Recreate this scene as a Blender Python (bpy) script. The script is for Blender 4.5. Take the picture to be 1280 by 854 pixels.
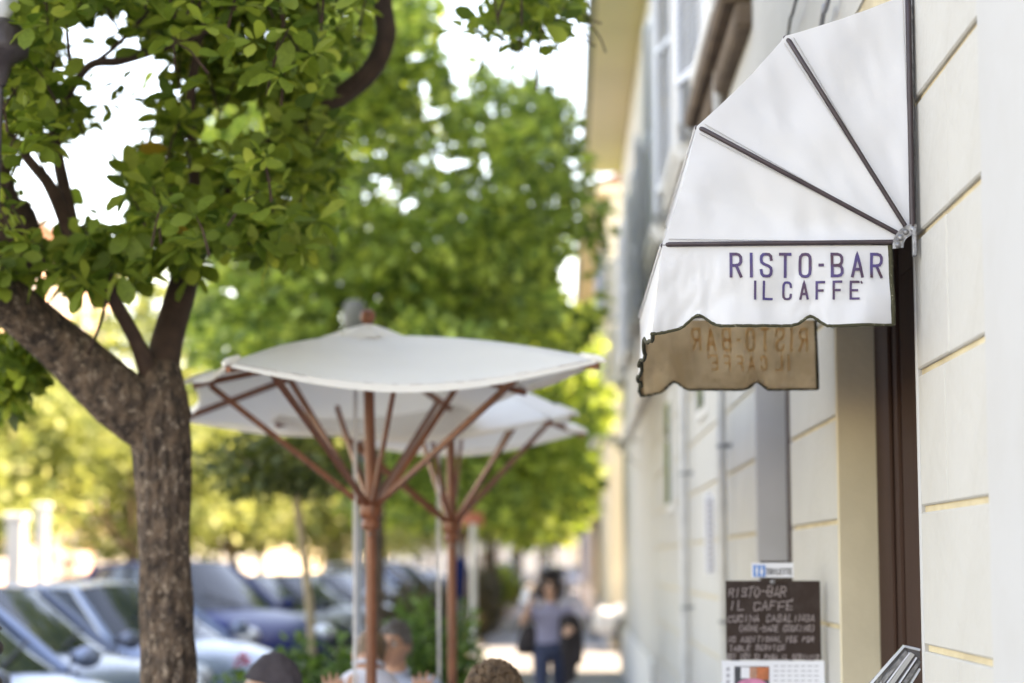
import bpy, bmesh, math, random
from mathutils import Vector, Matrix, noise as mnoise
from math import sin, cos, pi, radians, sqrt
random.seed(7)
for _o in list(bpy.data.objects): bpy.data.objects.remove(_o, do_unlink=True)
SC = bpy.context.scene; COL = SC.collection

# ---------------------------------------------------------------- camera
CAMZ = 1.68; FPX = 2453.0
cam = bpy.data.cameras.new('camera'); CAM = bpy.data.objects.new('camera', cam); COL.objects.link(CAM)
SC.camera = CAM
cam.sensor_width = 36; cam.lens = 69.0; cam.clip_start = .05; cam.clip_end = 3000
CAM.location = (0, 0, CAMZ)
CAM.rotation_euler = (radians(90 + 6.42), 0, radians(1.51))
cam.dof.use_dof = True; cam.dof.focus_distance = 5.2; cam.dof.aperture_fstop = 1.8
cam.dof.aperture_blades = 0
CM = Matrix.Translation((0, 0, CAMZ)) @ CAM.rotation_euler.to_matrix().to_4x4()
CMI = CM.inverted()

# ---------------------------------------------------------------- world, sun, exposure
SUN_EL = radians(42); SUN_AZ = radians(90)      # the sun stands over the roofs on the right (+X)
W = bpy.data.worlds.new('World'); SC.world = W; W.use_nodes = True
nt = W.node_tree; nt.nodes.clear()
sky = nt.nodes.new('ShaderNodeTexSky'); sky.sky_type = 'NISHITA'; sky.sun_disc = False
sky.sun_elevation = SUN_EL; sky.sun_rotation = SUN_AZ; sky.air_density = 1.0; sky.dust_density = .8; sky.ozone_density = 1.0
bg = nt.nodes.new('ShaderNodeBackground'); bg.inputs[1].default_value = .15
ow = nt.nodes.new('ShaderNodeOutputWorld')
nt.links.new(sky.outputs[0], bg.inputs[0]); nt.links.new(bg.outputs[0], ow.inputs[0])
sl = bpy.data.lights.new('sun', 'SUN'); sl.energy = 3.3; sl.angle = radians(.6); sl.color = (1, .93, .8)
so = bpy.data.objects.new('sun', sl); COL.objects.link(so)
sdir = Vector((cos(SUN_EL)*sin(SUN_AZ), cos(SUN_EL)*cos(SUN_AZ), sin(SUN_EL)))
so.rotation_euler = sdir.to_track_quat('Z', 'Y').to_euler(); so.location = (30, 20, 40)
SC.view_settings.view_transform = 'Standard'; SC.view_settings.look = 'None'
SC.view_settings.exposure = 3.05; SC.view_settings.gamma = 1.0
SC.view_settings.use_white_balance = True; SC.view_settings.white_balance_temperature = 9700; SC.view_settings.white_balance_tint = 20
SC.render.engine = 'CYCLES'
SC.cycles.max_bounces = 8; SC.cycles.diffuse_bounces = 5; SC.cycles.transparent_max_bounces = 8
SC.cycles.use_denoising = True
SC.cycles.sample_clamp_indirect = 6

# ---------------------------------------------------------------- coordinates
def ray(px, py):
    return (CM.to_3x3() @ Vector(((px-640)/FPX, (427-py)/FPX, -1))).normalized()
def P(px, py, Y):
    """the real-world point seen at photo pixel (px,py) at distance Y down the street"""
    d = ray(px, py); return Vector((0, 0, CAMZ)) + d*(Y/d.y)
def PX(px, py, X):
    d = ray(px, py); return Vector((0, 0, CAMZ)) + d*(X/d.x)
def proj(v):
    q = CMI @ Vector(v); return (640+FPX*q.x/-q.z, 427-FPX*q.y/-q.z) if q.z < -.1 else (-9999, -9999)

# ---------------------------------------------------------------- materials
def mat(name, col, rough=.6, var=.0, vscale=6, bump=0, bscale=40, metal=0, spec=.5, col2=None, coat=0, island=0,
        trans=0, stretch=None, bdist=.01, stain=None):
    m = bpy.data.materials.new(name); m.use_nodes = True
    n = m.node_tree.nodes; L = m.node_tree.links; b = n['Principled BSDF']
    b.inputs['Roughness'].default_value = rough; b.inputs['Metallic'].default_value = metal
    b.inputs['Specular IOR Level'].default_value = spec; b.inputs['Coat Weight'].default_value = coat
    b.inputs['Coat Roughness'].default_value = .05
    tc = n.new('ShaderNodeTexCoord'); mp = n.new('ShaderNodeMapping'); L.new(tc.outputs['Object'], mp.inputs[0])
    if stretch: mp.inputs['Scale'].default_value = stretch
    c = (*col, 1)
    out = None
    if var or col2:
        nz = n.new('ShaderNodeTexNoise'); nz.inputs['Scale'].default_value = vscale; nz.inputs['Detail'].default_value = 6
        L.new(mp.outputs[0], nz.inputs[0])
        mx = n.new('ShaderNodeMixRGB'); rp = n.new('ShaderNodeValToRGB')
        rp.color_ramp.elements[0].position = .35; rp.color_ramp.elements[1].position = .65
        L.new(nz.outputs[0], rp.inputs[0]); L.new(rp.outputs[0], mx.inputs[0])
        c2 = col2 or tuple(x*(1-var) for x in col)
        mx.inputs[1].default_value = c; mx.inputs[2].default_value = (*c2, 1); out = mx.outputs[0]
    if stain:
        nz = n.new('ShaderNodeTexNoise'); nz.inputs['Scale'].default_value = stain[1]; nz.inputs['Detail'].default_value = 8
        nz.inputs['Roughness'].default_value = .7
        L.new(mp.outputs[0], nz.inputs[0])
        rp = n.new('ShaderNodeValToRGB'); rp.color_ramp.elements[0].position = stain[2]; rp.color_ramp.elements[1].position = stain[3]
        L.new(nz.outputs[0], rp.inputs[0]); mx = n.new('ShaderNodeMixRGB'); L.new(rp.outputs[0], mx.inputs[0])
        if out: L.new(out, mx.inputs[1])
        else: mx.inputs[1].default_value = c
        mx.inputs[2].default_value = (*stain[0], 1); out = mx.outputs[0]
    if island:
        gi = n.new('ShaderNodeNewGeometry'); hs = n.new('ShaderNodeHueSaturation')
        if out: L.new(out, hs.inputs['Color'])
        else: hs.inputs['Color'].default_value = c
        ma = n.new('ShaderNodeMapRange'); ma.inputs[3].default_value = 1-island; ma.inputs[4].default_value = 1+island
        L.new(gi.outputs['Random Per Island'], ma.inputs[0]); L.new(ma.outputs[0], hs.inputs['Value'])
        mh = n.new('ShaderNodeMath'); mh.operation = 'MULTIPLY_ADD'; mh.inputs[1].default_value = -island*.09; mh.inputs[2].default_value = .5+island*.045
        L.new(gi.outputs['Random Per Island'], mh.inputs[0]); L.new(mh.outputs[0], hs.inputs['Hue'])
        out = hs.outputs[0]
    if out: L.new(out, b.inputs['Base Color'])
    else: b.inputs['Base Color'].default_value = c
    if bump:
        nb = n.new('ShaderNodeTexNoise'); nb.inputs['Scale'].default_value = bscale; nb.inputs['Detail'].default_value = 8
        L.new(mp.outputs[0], nb.inputs[0]); bp = n.new('ShaderNodeBump'); bp.inputs['Strength'].default_value = bump
        bp.inputs['Distance'].default_value = bdist
        L.new(nb.outputs[0], bp.inputs['Height']); L.new(bp.outputs[0], b.inputs['Normal'])
    if trans:
        tr = n.new('ShaderNodeBsdfTranslucent'); ms = n.new('ShaderNodeMixShader'); ms.inputs[0].default_value = trans
        if out:
            g = n.new('ShaderNodeMixRGB'); g.blend_type = 'MULTIPLY'; g.inputs[0].default_value = 1
            g.inputs[2].default_value = (1.0, 1.0, .72, 1) if name.startswith('leaf') else ((1, .92, .80, 1) if 'parasol' in name else (1, 1, 1, 1))
            L.new(out, g.inputs[1]); L.new(g.outputs[0], tr.inputs[0])
        else: tr.inputs[0].default_value = c
        L.new(b.outputs[0], ms.inputs[1]); L.new(tr.outputs[0], ms.inputs[2]); L.new(ms.outputs[0], n['Material Output'].inputs[0])
    return m
M = {}
M['plaster'] = mat('old white wall paint', (.475, .455, .415), .85, bump=.45, bscale=26, stain=((.43, .405, .36), 2.6, .42, .9))
M['plaster_new'] = mat('fresh white wall paint', (.455, .445, .43), .8, bump=.12, bscale=14, stain=((.425, .41, .385), 2.2, .45, .8))
M['groove'] = mat('dirty ochre joint', (.62, .52, .34), .9, col2=(.46, .37, .24), vscale=5, bump=.2, bscale=40)
M['jamb'] = mat('cream door reveal', (.66, .57, .41), .8, var=.12, vscale=4, bump=.15)
M['jamb_grey'] = mat('grey door reveal', (.54, .53, .53), .8, var=.1, vscale=3, bump=.1)
M['brown_door'] = mat('dark brown painted wood', (.044, .020, .013), .75, var=.2, vscale=3, stretch=(6, 6, .6), bump=.1, spec=.15)
M['cloth'] = mat('white awning canvas', (.665, .66, .66), .6, col2=(.61, .615, .64), vscale=1.6, bump=.16, bscale=6, bdist=.03, trans=.12, stain=((.56, .545, .51), 7, .62, .85))
M['seam'] = mat('awning seam stitching', (.48, .47, .46), .8)
M['cloth_thin'] = mat('thin white awning canvas', (.92, .90, .85), .6, bump=.1, bscale=9, trans=.88)
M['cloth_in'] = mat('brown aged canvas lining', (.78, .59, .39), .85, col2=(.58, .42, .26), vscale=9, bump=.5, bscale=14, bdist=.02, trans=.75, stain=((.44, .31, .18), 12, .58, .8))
M['piping'] = mat('dark brown piping', (.045, .028, .032), .5, var=.3, vscale=30)
M['binding'] = mat('mouldy green black hem tape', (.045, .042, .02), .9, stain=((.45, .43, .32), 120, .6, .68), bump=.6, bscale=90)
M['steel'] = mat('weathered galvanised steel', (.34, .34, .35), .45, metal=.7, var=.5, vscale=60, bump=.4, bscale=120)
M['letter'] = mat('faded navy lettering', (.060, .050, .19), .7, col2=(.075, .035, .05), vscale=14)
M['letter_ghost'] = mat('lettering showing through lining', (.88, .68, .46), .9, var=.1, vscale=20, trans=.97)
M['umb'] = mat('off white parasol canvas', (.94, .925, .89), .75, var=.03, vscale=4, bump=.15, bscale=6, bdist=.02, trans=.20)
M['wood'] = mat('oiled red brown hardwood', (.30, .10, .046), .42, col2=(.18, .058, .027), vscale=9, stretch=(8, 8, .8), bump=.15, bscale=30)
M['cord'] = mat('white nylon cord', (.6, .58, .58), .7)
M['bark'] = mat('grey brown bark', (.155, .100, .066), .9, col2=(.042, .027, .020), vscale=22, stretch=(1, 1, .75), bump=1, bscale=26, bdist=.06, stain=((.36, .27, .20), 30, .54, .66))
M['bark_light'] = mat('pale young bark', (.40, .31, .19), .9, var=.4, vscale=20, bump=.6, bscale=60)
M['bark_dark'] = mat('dark limb bark', (.070, .038, .026), .9, var=.4, vscale=14, bump=.8, bscale=40)
M['leaf_near'] = mat('leaf deep green broad', (.20, .285, .045), .55, island=.6, var=.25, vscale=8, trans=.55, spec=.3)
M['leaf_bright'] = mat('leaf fresh yellow green', (.33, .40, .075), .55, island=.4, var=.2, vscale=8, trans=.6, spec=.3)
M['leaf_mid'] = mat('leaf mid green', (.29, .41, .085), .5, island=.7, var=.25, vscale=1.2, trans=.55)
M['leaf_dark'] = mat('leaf dark olive', (.10, .12, .022), .5, island=.5, var=.2, vscale=2, trans=.4)
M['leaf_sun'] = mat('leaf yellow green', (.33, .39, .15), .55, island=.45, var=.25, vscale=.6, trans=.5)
M['leaf_hedge'] = mat('leaf brownish hedge', (.075, .062, .03), .6, island=.5, var=.2, vscale=2, trans=.3)
M['leaf_yellow'] = mat('leaf turning yellow', (.45, .30, .04), .5, trans=.4)
M['leaf_shrub'] = mat('leaf bright shrub green', (.09, .17, .035), .5, island=.5, trans=.45)
M['flower'] = mat('pink petals', (.55, .07, .16), .6, island=.3)
M['paving'] = mat('grey paving', (.25, .26, .285), .8, var=.18, vscale=1.2, bump=.3, bscale=8)
M['asphalt'] = mat('asphalt', (.055, .055, .058), .85, var=.3, vscale=2, bump=.4, bscale=60)
M['ground'] = mat('dusty ground', (.16, .14, .10), .95, var=.3, vscale=.3)
M['soil'] = mat('planting strip soil', (.085, .065, .045), .95, var=.4, vscale=3, bump=.5)
M['kerb'] = mat('kerb stone', (.34, .33, .31), .85, var=.2, vscale=3)
M['line'] = mat('white road paint', (.7, .7, .68), .8, var=.2, vscale=8)
M['yellow_wall'] = mat('yellow ochre render', (.93, .79, .57), .85, var=.1, vscale=.6)
M['cream_wall'] = mat('cream render', (.66, .57, .42), .85, var=.1, vscale=.5)
M['pale_wall'] = mat('pale stone render', (.50, .48, .45), .85, var=.15, vscale=.5)
M['pink_wall'] = mat('pink render', (.66, .42, .32), .85, var=.1, vscale=.5)
M['stone_trim'] = mat('pale stone trim', (.66, .64, .60), .8, var=.12, vscale=3)
M['ledge'] = mat('sooty brown ledge stone', (.17, .115, .075), .9, col2=(.09, .06, .04), vscale=5, bump=.5)
M['shutter'] = mat('pale blue grey shutter paint', (.55, .58, .63), .6, var=.1, vscale=3)
M['shutter_blue'] = mat('dusty blue shutter paint', (.20, .28, .38), .6, var=.1, vscale=3)
M['roof'] = mat('terracotta roof tile', (.36, .17, .10), .9, var=.3, vscale=3)
M['lamp_grey'] = mat('weathered grey lamp housing', (.11, .11, .09), .8)
M['pipe'] = mat('grey painted downpipe', (.52, .51, .49), .6, var=.2, vscale=6)
M['glass_dark'] = mat('dark window glass', (.03, .035, .045), .04, spec=.8)
M['car_glass'] = mat('car window glass', (.02, .028, .034), .06, spec=.5)
M['rubber'] = mat('black rubber', (.02, .02, .02), .8)
M['black_plastic'] = mat('black plastic', (.022, .022, .024), .5)
M['chrome'] = mat('chrome', (.7, .7, .72), .15, metal=1)
M['lamp_glass'] = mat('clear lamp glass', (.65, .68, .72), .08, spec=1, coat=1)
M['tail'] = mat('red lamp plastic', (.4, .02, .02), .2)
M['plate'] = mat('number plate white', (.75, .75, .75), .5)
M['iron'] = mat('dark cast iron paint', (.045, .033, .035), .5, var=.3, vscale=20, bump=.3)
M['grey_metal'] = mat('grey painted metal', (.20, .21, .23), .5, var=.15)
M['board'] = mat('blackboard', (.036, .019, .014), .85, var=.3, vscale=3, stain=((.075, .055, .05), 7, .5, .8))
M['chalk'] = mat('chalk', (.36, .30, .30), .95, var=.3, vscale=60)
M['paper'] = mat('white paper', (.74, .75, .80), .7)
M['print_grey'] = mat('grey small print', (.38, .38, .42), .8)
M['sign_blue'] = mat('sign blue', (.10, .27, .62), .5)
M['ink'] = mat('black ink', (.05, .05, .06), .6)
M['photo_pink'] = mat('photo print pink', (.72, .25, .42), .6, var=.2, vscale=60)
M['photo_orange'] = mat('photo print orange', (.60, .17, .07), .6, var=.3, vscale=70)
M['photo_skin'] = mat('photo print skin tone', (.50, .26, .18), .6, var=.2, vscale=70)
M['photo_dark'] = mat('photo print dark', (.06, .065, .08), .6, var=.3, vscale=70)
M['skin'] = mat('skin', (.56, .32, .22), .5, var=.08, vscale=12)
M['skin_tan'] = mat('tanned skin', (.50, .26, .17), .5, var=.08, vscale=12)
M['hair_brown'] = mat('brown hair', (.085, .050, .028), .55, col2=(.20, .12, .065), vscale=30, bump=.12, bscale=90)
M['hair_grey'] = mat('dark grey hair', (.075, .062, .058), .6, col2=(.17, .155, .15), vscale=40, bump=.5, bscale=90)
M['hair_dark'] = mat('dark brown hair', (.030, .016, .013), .5, var=.3, vscale=30, bump=.4, bscale=90)
M['eye'] = mat('eye white', (.6, .6, .6), .2)
M['lip'] = mat('lips', (.36, .13, .11), .5)
M['shirt_white'] = mat('white shirt cotton', (.62, .63, .72), .8, var=.05, bump=.2, bscale=14, bdist=.02)
M['shirt_blue'] = mat('pale blue shirt cotton', (.40, .46, .60), .8, var=.08, bump=.2, bscale=14, bdist=.02)
M['shirt_lilac'] = mat('lilac grey top', (.24, .225, .31), .8, var=.1, bump=.2, bscale=14)
M['shirt_dark'] = mat('charcoal jacket cotton', (.05, .05, .055), .8, var=.1)
M['jeans'] = mat('dark blue denim', (.035, .045, .085), .85, var=.2, vscale=10)
M['coat'] = mat('black coat cloth', (.026, .018, .018), .85, var=.3, vscale=8, bump=.4, bscale=10)
M['cap'] = mat('charcoal knitted cap', (.060, .048, .054), .95, var=.2, vscale=30, bump=.5, bscale=150)
M['acrylic'] = mat('clear acrylic', (.40, .42, .46), .05, spec=.8)
M['sign_orange'] = mat('orange red sign paint', (.50, .15, .09), .5)
M['chair'] = mat('dark wicker', (.07, .05, .04), .7, var=.3, vscale=40)
def _soft(m):
    b = m.node_tree.nodes['Principled BSDF']; b.inputs['Specular IOR Level'].default_value = .2; b.inputs['Coat Weight'].default_value = .12
def glassy(m, t=.6):
    b = m.node_tree.nodes['Principled BSDF']; b.inputs['Transmission Weight'].default_value = t
glassy(M['acrylic'], .75)
for k, c in dict(white=(.46, .48, .52), silver=(.13, .16, .22), blue=(.005, .018, .11), grey=(.07, .08, .10), dark=(.03, .035, .045), ice=(.20, .26, .37)).items():
    M['paint_'+k] = mat('car paint '+k, c, .34, coat=.5, metal=.5 if k in ('silver', 'grey', 'ice') else 0, var=.04, vscale=1)

_soft(M['paint_blue']); _soft(M['paint_grey']); _soft(M['paint_dark'])
# ---------------------------------------------------------------- mesh building
class MB:
    def __init__(s): s.v = []; s.f = []; s.sm = []; s.mi = []
    def add(s, vs, fs, smooth=False, mi=0):
        b = len(s.v); s.v += [Vector(v) for v in vs]; s.f += [tuple(i+b for i in f) for f in fs]
        s.sm += [smooth]*len(fs); s.mi += [mi]*len(fs); return s
    def box(s, a, b, mi=0):
        (x0, y0, z0), (x1, y1, z1) = a, b
        vs = [(x0,y0,z0),(x1,y0,z0),(x1,y1,z0),(x0,y1,z0),(x0,y0,z1),(x1,y0,z1),(x1,y1,z1),(x0,y1,z1)]
        return s.add(vs, [(0,3,2,1),(4,5,6,7),(0,1,5,4),(1,2,6,5),(2,3,7,6),(3,0,4,7)], mi=mi)
    def obox(s, c, size, mtx, mi=0):
        hx, hy, hz = [q/2 for q in size]; c = Vector(c)
        vs = [c+mtx@Vector(q) for q in [(-hx,-hy,-hz),(hx,-hy,-hz),(hx,hy,-hz),(-hx,hy,-hz),(-hx,-hy,hz),(hx,-hy,hz),(hx,hy,hz),(-hx,hy,hz)]]
        return s.add(vs, [(0,3,2,1),(4,5,6,7),(0,1,5,4),(1,2,6,5),(2,3,7,6),(3,0,4,7)], mi=mi)
    def bbox(s, a, b, bev=.006, wob=0):
        """bevelled box (44 tris)"""
        c = [(a[i]+b[i])/2 for i in range(3)]; h = [abs(b[i]-a[i])/2 for i in range(3)]
        vs = []; idx = {}
        for sx in (-1, 1):
            for sy in (-1, 1):
                for sz in (-1, 1):
                    for ax in range(3):
                        q = [sx*h[0], sy*h[1], sz*h[2]]
                        for k in range(3):
                            if k != ax: q[k] -= (sx, sy, sz)[k]*bev
                        idx[(sx, sy, sz, ax)] = len(vs); vs.append([c[k]+q[k] for k in range(3)])
        fs = []
        S = (-1, 1)
        for ax in range(3):
            o = [k for k in range(3) if k != ax]
            for sg in S:
                quad = []
                for (u, w) in ((-1,-1),(1,-1),(1,1),(-1,1)):
                    t = [0,0,0]; t[ax] = sg; t[o[0]] = u; t[o[1]] = w; quad.append(idx[(*t, ax)])
                fs.append(tuple(quad))
            for u in S:
                for w in S:
                    t0 = [0,0,0]; t0[ax] = -1; t0[o[0]] = u; t0[o[1]] = w
                    t1 = list(t0); t1[ax] = 1
                    fs.append((idx[(*t0, o[0])], idx[(*t1, o[0])], idx[(*t1, o[1])], idx[(*t0, o[1])]))
        for sx in S:
            for sy in S:
                for sz in S: fs.append(tuple(idx[(sx, sy, sz, k)] for k in range(3)))
        return s.add(vs, fs)
    def tube(s, pts, rad, seg=10, smooth=True, mi=0, cap=True, nz=0, nf=8):
        pts = [Vector(p) for p in pts]; n = len(pts)
        if not hasattr(rad, '__len__'): rad = [rad]*n
        up = Vector((0, 0, 1)); t0 = (pts[1]-pts[0]).normalized()
        if abs(t0.z) > .9: up = Vector((0, 1, 0))
        a = t0.cross(up).normalized(); vs = []
        for i, p in enumerate(pts):
            t = (pts[min(i+1, n-1)]-pts[max(i-1, 0)]).normalized()
            a = (a-t*a.dot(t)).normalized(); b = t.cross(a)
            for k in range(seg):
                an = 2*pi*k/seg; d = a*cos(an)+b*sin(an); r = rad[i]
                if nz: r *= 1+nz*(mnoise.noise(Vector((d.x*nf*.5, d.y*nf*.5, d.z*nf*.5))+p*1.2*3)+.5*mnoise.noise(Vector((d.x*nf*2, d.y*nf*2, d.z*2))+p*3))
                vs.append(p+d*r)
        fs = [(i*seg+k, i*seg+(k+1) % seg, (i+1)*seg+(k+1) % seg, (i+1)*seg+k) for i in range(n-1) for k in range(seg)]
        s.add(vs, fs, smooth, mi)
        if cap:
            s.add(vs[:seg], [tuple(range(seg))[::-1]], False, mi); s.add(vs[-seg:], [tuple(range(seg))], False, mi)
        return s
    def cyl(s, c, r, h, seg=16, r2=None, mi=0):
        c = Vector(c); return s.tube([c, c+Vector((0, 0, h))], [r, r if r2 is None else r2], seg, mi=mi)
    def lathe(s, c, prof, seg=20, mi=0, axis='Z'):
        c = Vector(c); vs = []
        for (r, z) in prof:
            for k in range(seg):
                a = 2*pi*k/seg
                q = (r*cos(a), r*sin(a), z) if axis == 'Z' else ((r*cos(a), z, r*sin(a)) if axis == 'Y' else (z, r*cos(a), r*sin(a)))
                vs.append(c+Vector(q))
        n = len(prof)
        return s.add(vs, [(i*seg+k, i*seg+(k+1) % seg, (i+1)*seg+(k+1) % seg, (i+1)*seg+k) for i in range(n-1) for k in range(seg)], True, mi)
    def ball(s, c, r, seg=14, ring=10, mi=0):
        if not hasattr(r, '__len__'): r = (r, r, r)
        c = Vector(c); vs = []; fs = []
        for i in range(ring+1):
            th = pi*i/ring
            for k in range(seg):
                ph = 2*pi*k/seg; vs.append(c+Vector((r[0]*sin(th)*cos(ph), r[1]*sin(th)*sin(ph), r[2]*cos(th))))
        for i in range(ring):
            for k in range(seg): fs.append((i*seg+k, (i+1)*seg+k, (i+1)*seg+(k+1) % seg, i*seg+(k+1) % seg))
        return s.add(vs, fs, True, mi)
    def grid(s, fn, nu, nv, smooth=True, mi=0, flip=False):
        vs = [fn(i/nu, j/nv) for i in range(nu+1) for j in range(nv+1)]
        fs = []
        for i in range(nu):
            for j in range(nv):
                q = (i*(nv+1)+j, (i+1)*(nv+1)+j, (i+1)*(nv+1)+j+1, i*(nv+1)+j+1)
                fs.append(q[::-1] if flip else q)
        return s.add(vs, fs, smooth, mi)
    def prism(s, pts, ext, mi=0):
        """closed outline extruded along vector ext"""
        n = len(pts); e = Vector(ext); a = [Vector(p) for p in pts]
        return s.add(a+[p+e for p in a], [tuple(range(n))[::-1], tuple(range(n, 2*n))]+[(i, (i+1) % n, n+(i+1) % n, n+i) for i in range(n)], mi=mi)
def root_loc(p):
    while p is not None and p.parent is not None: p = p.parent
    return Vector(p.location) if p is not None else Vector((0, 0, 0))
def obj(name, mb, m, parent=None, loc=None, weld=False, **props):
    """link ONE mesh object; world coordinates are turned into the coordinates of its thing"""
    off = root_loc(parent) if parent is not None else Vector(loc or (0, 0, 0))
    me = bpy.data.meshes.new(name)
    me.from_pydata([tuple(v-off) for v in mb.v], [], mb.f); 
    ms = m if isinstance(m, (list, tuple)) else [m]
    for q in ms: me.materials.append(M[q] if isinstance(q, str) else q)
    me.polygons.foreach_set('use_smooth', mb.sm); me.polygons.foreach_set('material_index', mb.mi)
    bm = bmesh.new(); bm.from_mesh(me)
    if weld: bmesh.ops.remove_doubles(bm, verts=bm.verts, dist=1e-5)
    if len(bm.faces) < 60000: bmesh.ops.recalc_face_normals(bm, faces=bm.faces)
    bm.to_mesh(me); bm.free(); me.update()
    o = bpy.data.objects.new(name, me); COL.objects.link(o)
    if parent is not None: o.parent = parent
    else: o.location = off
    for k, v in props.items(): o[k] = v
    return o
def thing(name, label, cat, loc=(0, 0, 0), group=None):
    o = bpy.data.objects.new(name, None); COL.objects.link(o); o.location = loc; o.empty_display_size = .2
    o['label'] = label; o['category'] = cat
    if group: o['group'] = group
    return o
def copy_tree(o, parent=None):
    c = o.copy(); COL.objects.link(c)
    if parent is not None: c.parent = parent
    for ch in [q for q in bpy.data.objects if q.parent == o]: copy_tree(ch, c)
    return c
def spline(pts, n=6):
    pts = [Vector(p) for p in pts]
    if len(pts) < 3: return pts
    o = []
    for i in range(len(pts)-1):
        p0 = pts[max(i-1, 0)]; p1 = pts[i]; p2 = pts[i+1]; p3 = pts[min(i+2, len(pts)-1)]
        for k in range(n):
            t = k/n; o.append(.5*((2*p1)+(p2-p0)*t+(2*p0-5*p1+4*p2-p3)*t*t+(3*p1-p0-3*p2+p3)*t**3))
    o.append(pts[-1]); return o
def lerps(vals, n):
    o = []
    for i in range(len(vals)-1):
        for k in range(n): o.append(vals[i]+(vals[i+1]-vals[i])*k/n)
    return o+[vals[-1]]

# ---------------------------------------------------------------- stroke lettering
_R = [(.55, 1), (.82, .96), (.98, .86), (1, .75), (.97, .62), (.82, .52), (.55, .48)]
_S = [(1, .76), (.95, .91), (.78, .99), (.5, 1), (.22, .99), (.04, .9), (0, .76), (.05, .63), (.25, .55), (.72, .46), (.95, .37), (1, .24), (.95, .09), (.78, .01), (.5, 0), (.22, .01), (.05, .1), (0, .25)]
_O = [(.5, 1), (.22, .98), (.04, .88), (0, .72), (0, .28), (.04, .12), (.22, .02), (.5, 0), (.78, .02), (.96, .12), (1, .28), (1, .72), (.96, .88), (.78, .98), (.5, 1)]
_C = [(1, .74), (.96, .89), (.78, .98), (.5, 1), (.22, .98), (.04, .88), (0, .72), (0, .28), (.04, .12), (.22, .02), (.5, 0), (.78, .02), (.96, .11), (1, .26)]
GL = {'A': [[(0, 0), (.5, 1), (1, 0)], [(.17, .3), (.83, .3)]],
 'B': [[(0, .5), (0, 1)]+_R+[(0, .48)], [(0, .5), (0, 0), (.55, 0), (.85, .04), (1, .14), (1, .34), (.85, .45), (.55, .48)]],
 'C': [_C], 'D': [[(0, 0), (0, 1), (.5, 1), (.85, .93), (1, .72), (1, .28), (.85, .07), (.5, 0), (0, 0)]],
 'E': [[(1, 1), (0, 1), (0, 0), (1, 0)], [(0, .5), (.8, .5)]], 'F': [[(1, 1), (0, 1), (0, 0)], [(0, .5), (.8, .5)]],
 'G': [_C+[(1, .45), (.6, .45)]], 'H': [[(0, 0), (0, 1)], [(1, 0), (1, 1)], [(0, .5), (1, .5)]], 'I': [[(.5, 0), (.5, 1)]],
 'K': [[(0, 0), (0, 1)], [(1, 1), (0, .4)], [(.3, .6), (1, 0)]], 'L': [[(0, 1), (0, 0), (1, 0)]],
 'M': [[(0, 0), (0, 1), (.5, .4), (1, 1), (1, 0)]], 'N': [[(0, 0), (0, 1), (1, 0), (1, 1)]], 'O': [_O],
 'P': [[(0, 0), (0, 1)]+_R+[(0, .48)]], 'Q': [_O, [(.6, .25), (1, -.08)]],
 'R': [[(0, 0), (0, 1)]+_R+[(0, .48)], [(.5, .48), (1, 0)]], 'S': [_S], 'T': [[(0, 1), (1, 1)], [(.5, 1), (.5, 0)]],
 'U': [[(0, 1), (0, .28), (.05, .1), (.25, .01), (.5, 0), (.75, .01), (.95, .1), (1, .28), (1, 1)]],
 'V': [[(0, 1), (.5, 0), (1, 1)]], 'Z': [[(0, 1), (1, 1), (0, 0), (1, 0)]], '-': [[(0, .5), (1, .5)]], "'": [[(.2, 1.05), (.8, .82)]],
 '(': [[(1, 1.1), (.3, .8), (.3, .2), (1, -.1)]], ')': [[(0, 1.1), (.7, .8), (.7, .2), (0, -.1)]]}
def stroke(mb, pts, w, fn, lift=0):
    pts = [Vector((p[0], p[1])) for p in pts]; n = len(pts); Lp = []; Rp = []
    for i, p in enumerate(pts):
        d0 = (p-pts[i-1]).normalized() if i else None; d1 = (pts[i+1]-p).normalized() if i < n-1 else None
        if d0 is None: d0 = d1
        if d1 is None: d1 = d0
        if i == 0 and (pts[0]-pts[-1]).length < 1e-6: d0 = (pts[-1]-pts[-2]).normalized()
        if i == n-1 and (pts[0]-pts[-1]).length < 1e-6: d1 = (pts[1]-pts[0]).normalized()
        if (pts[0]-pts[-1]).length > 1e-6:
            if i == 0: p = p-d1*w*.5
            if i == n-1: p = p+d0*w*.5
        n0 = Vector((-d0.y, d0.x)); n1 = Vector((-d1.y, d1.x)); m = (n0+n1)
        m = m.normalized() if m.length > 1e-3 else n0
        k = w/2/max(.45, m.dot(n0)); Lp.append(p+m*k); Rp.append(p-m*k)
    vs = [fn(q.x, q.y, lift) for q in Lp]+[fn(q.x, q.y, lift) for q in Rp]
    mb.add(vs, [(i, i+1, n+i+1, n+i) for i in range(n-1)])
def glyph(mb, ch, x, y, gw, gh, sw, fn, jit=0):
    rj = lambda: random.uniform(-jit, jit)
    for k, st in enumerate(GL.get(ch, [])):
        pts = [(x+sw/2+(px)*(gw-sw)+rj()*gw, y+sw/2+py*(gh-sw)+rj()*gh) for px, py in st]
        if jit and pts[0] == pts[-1]: pts[-1] = pts[0]
        stroke(mb, pts, sw, fn, lift=k*.00035)
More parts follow.
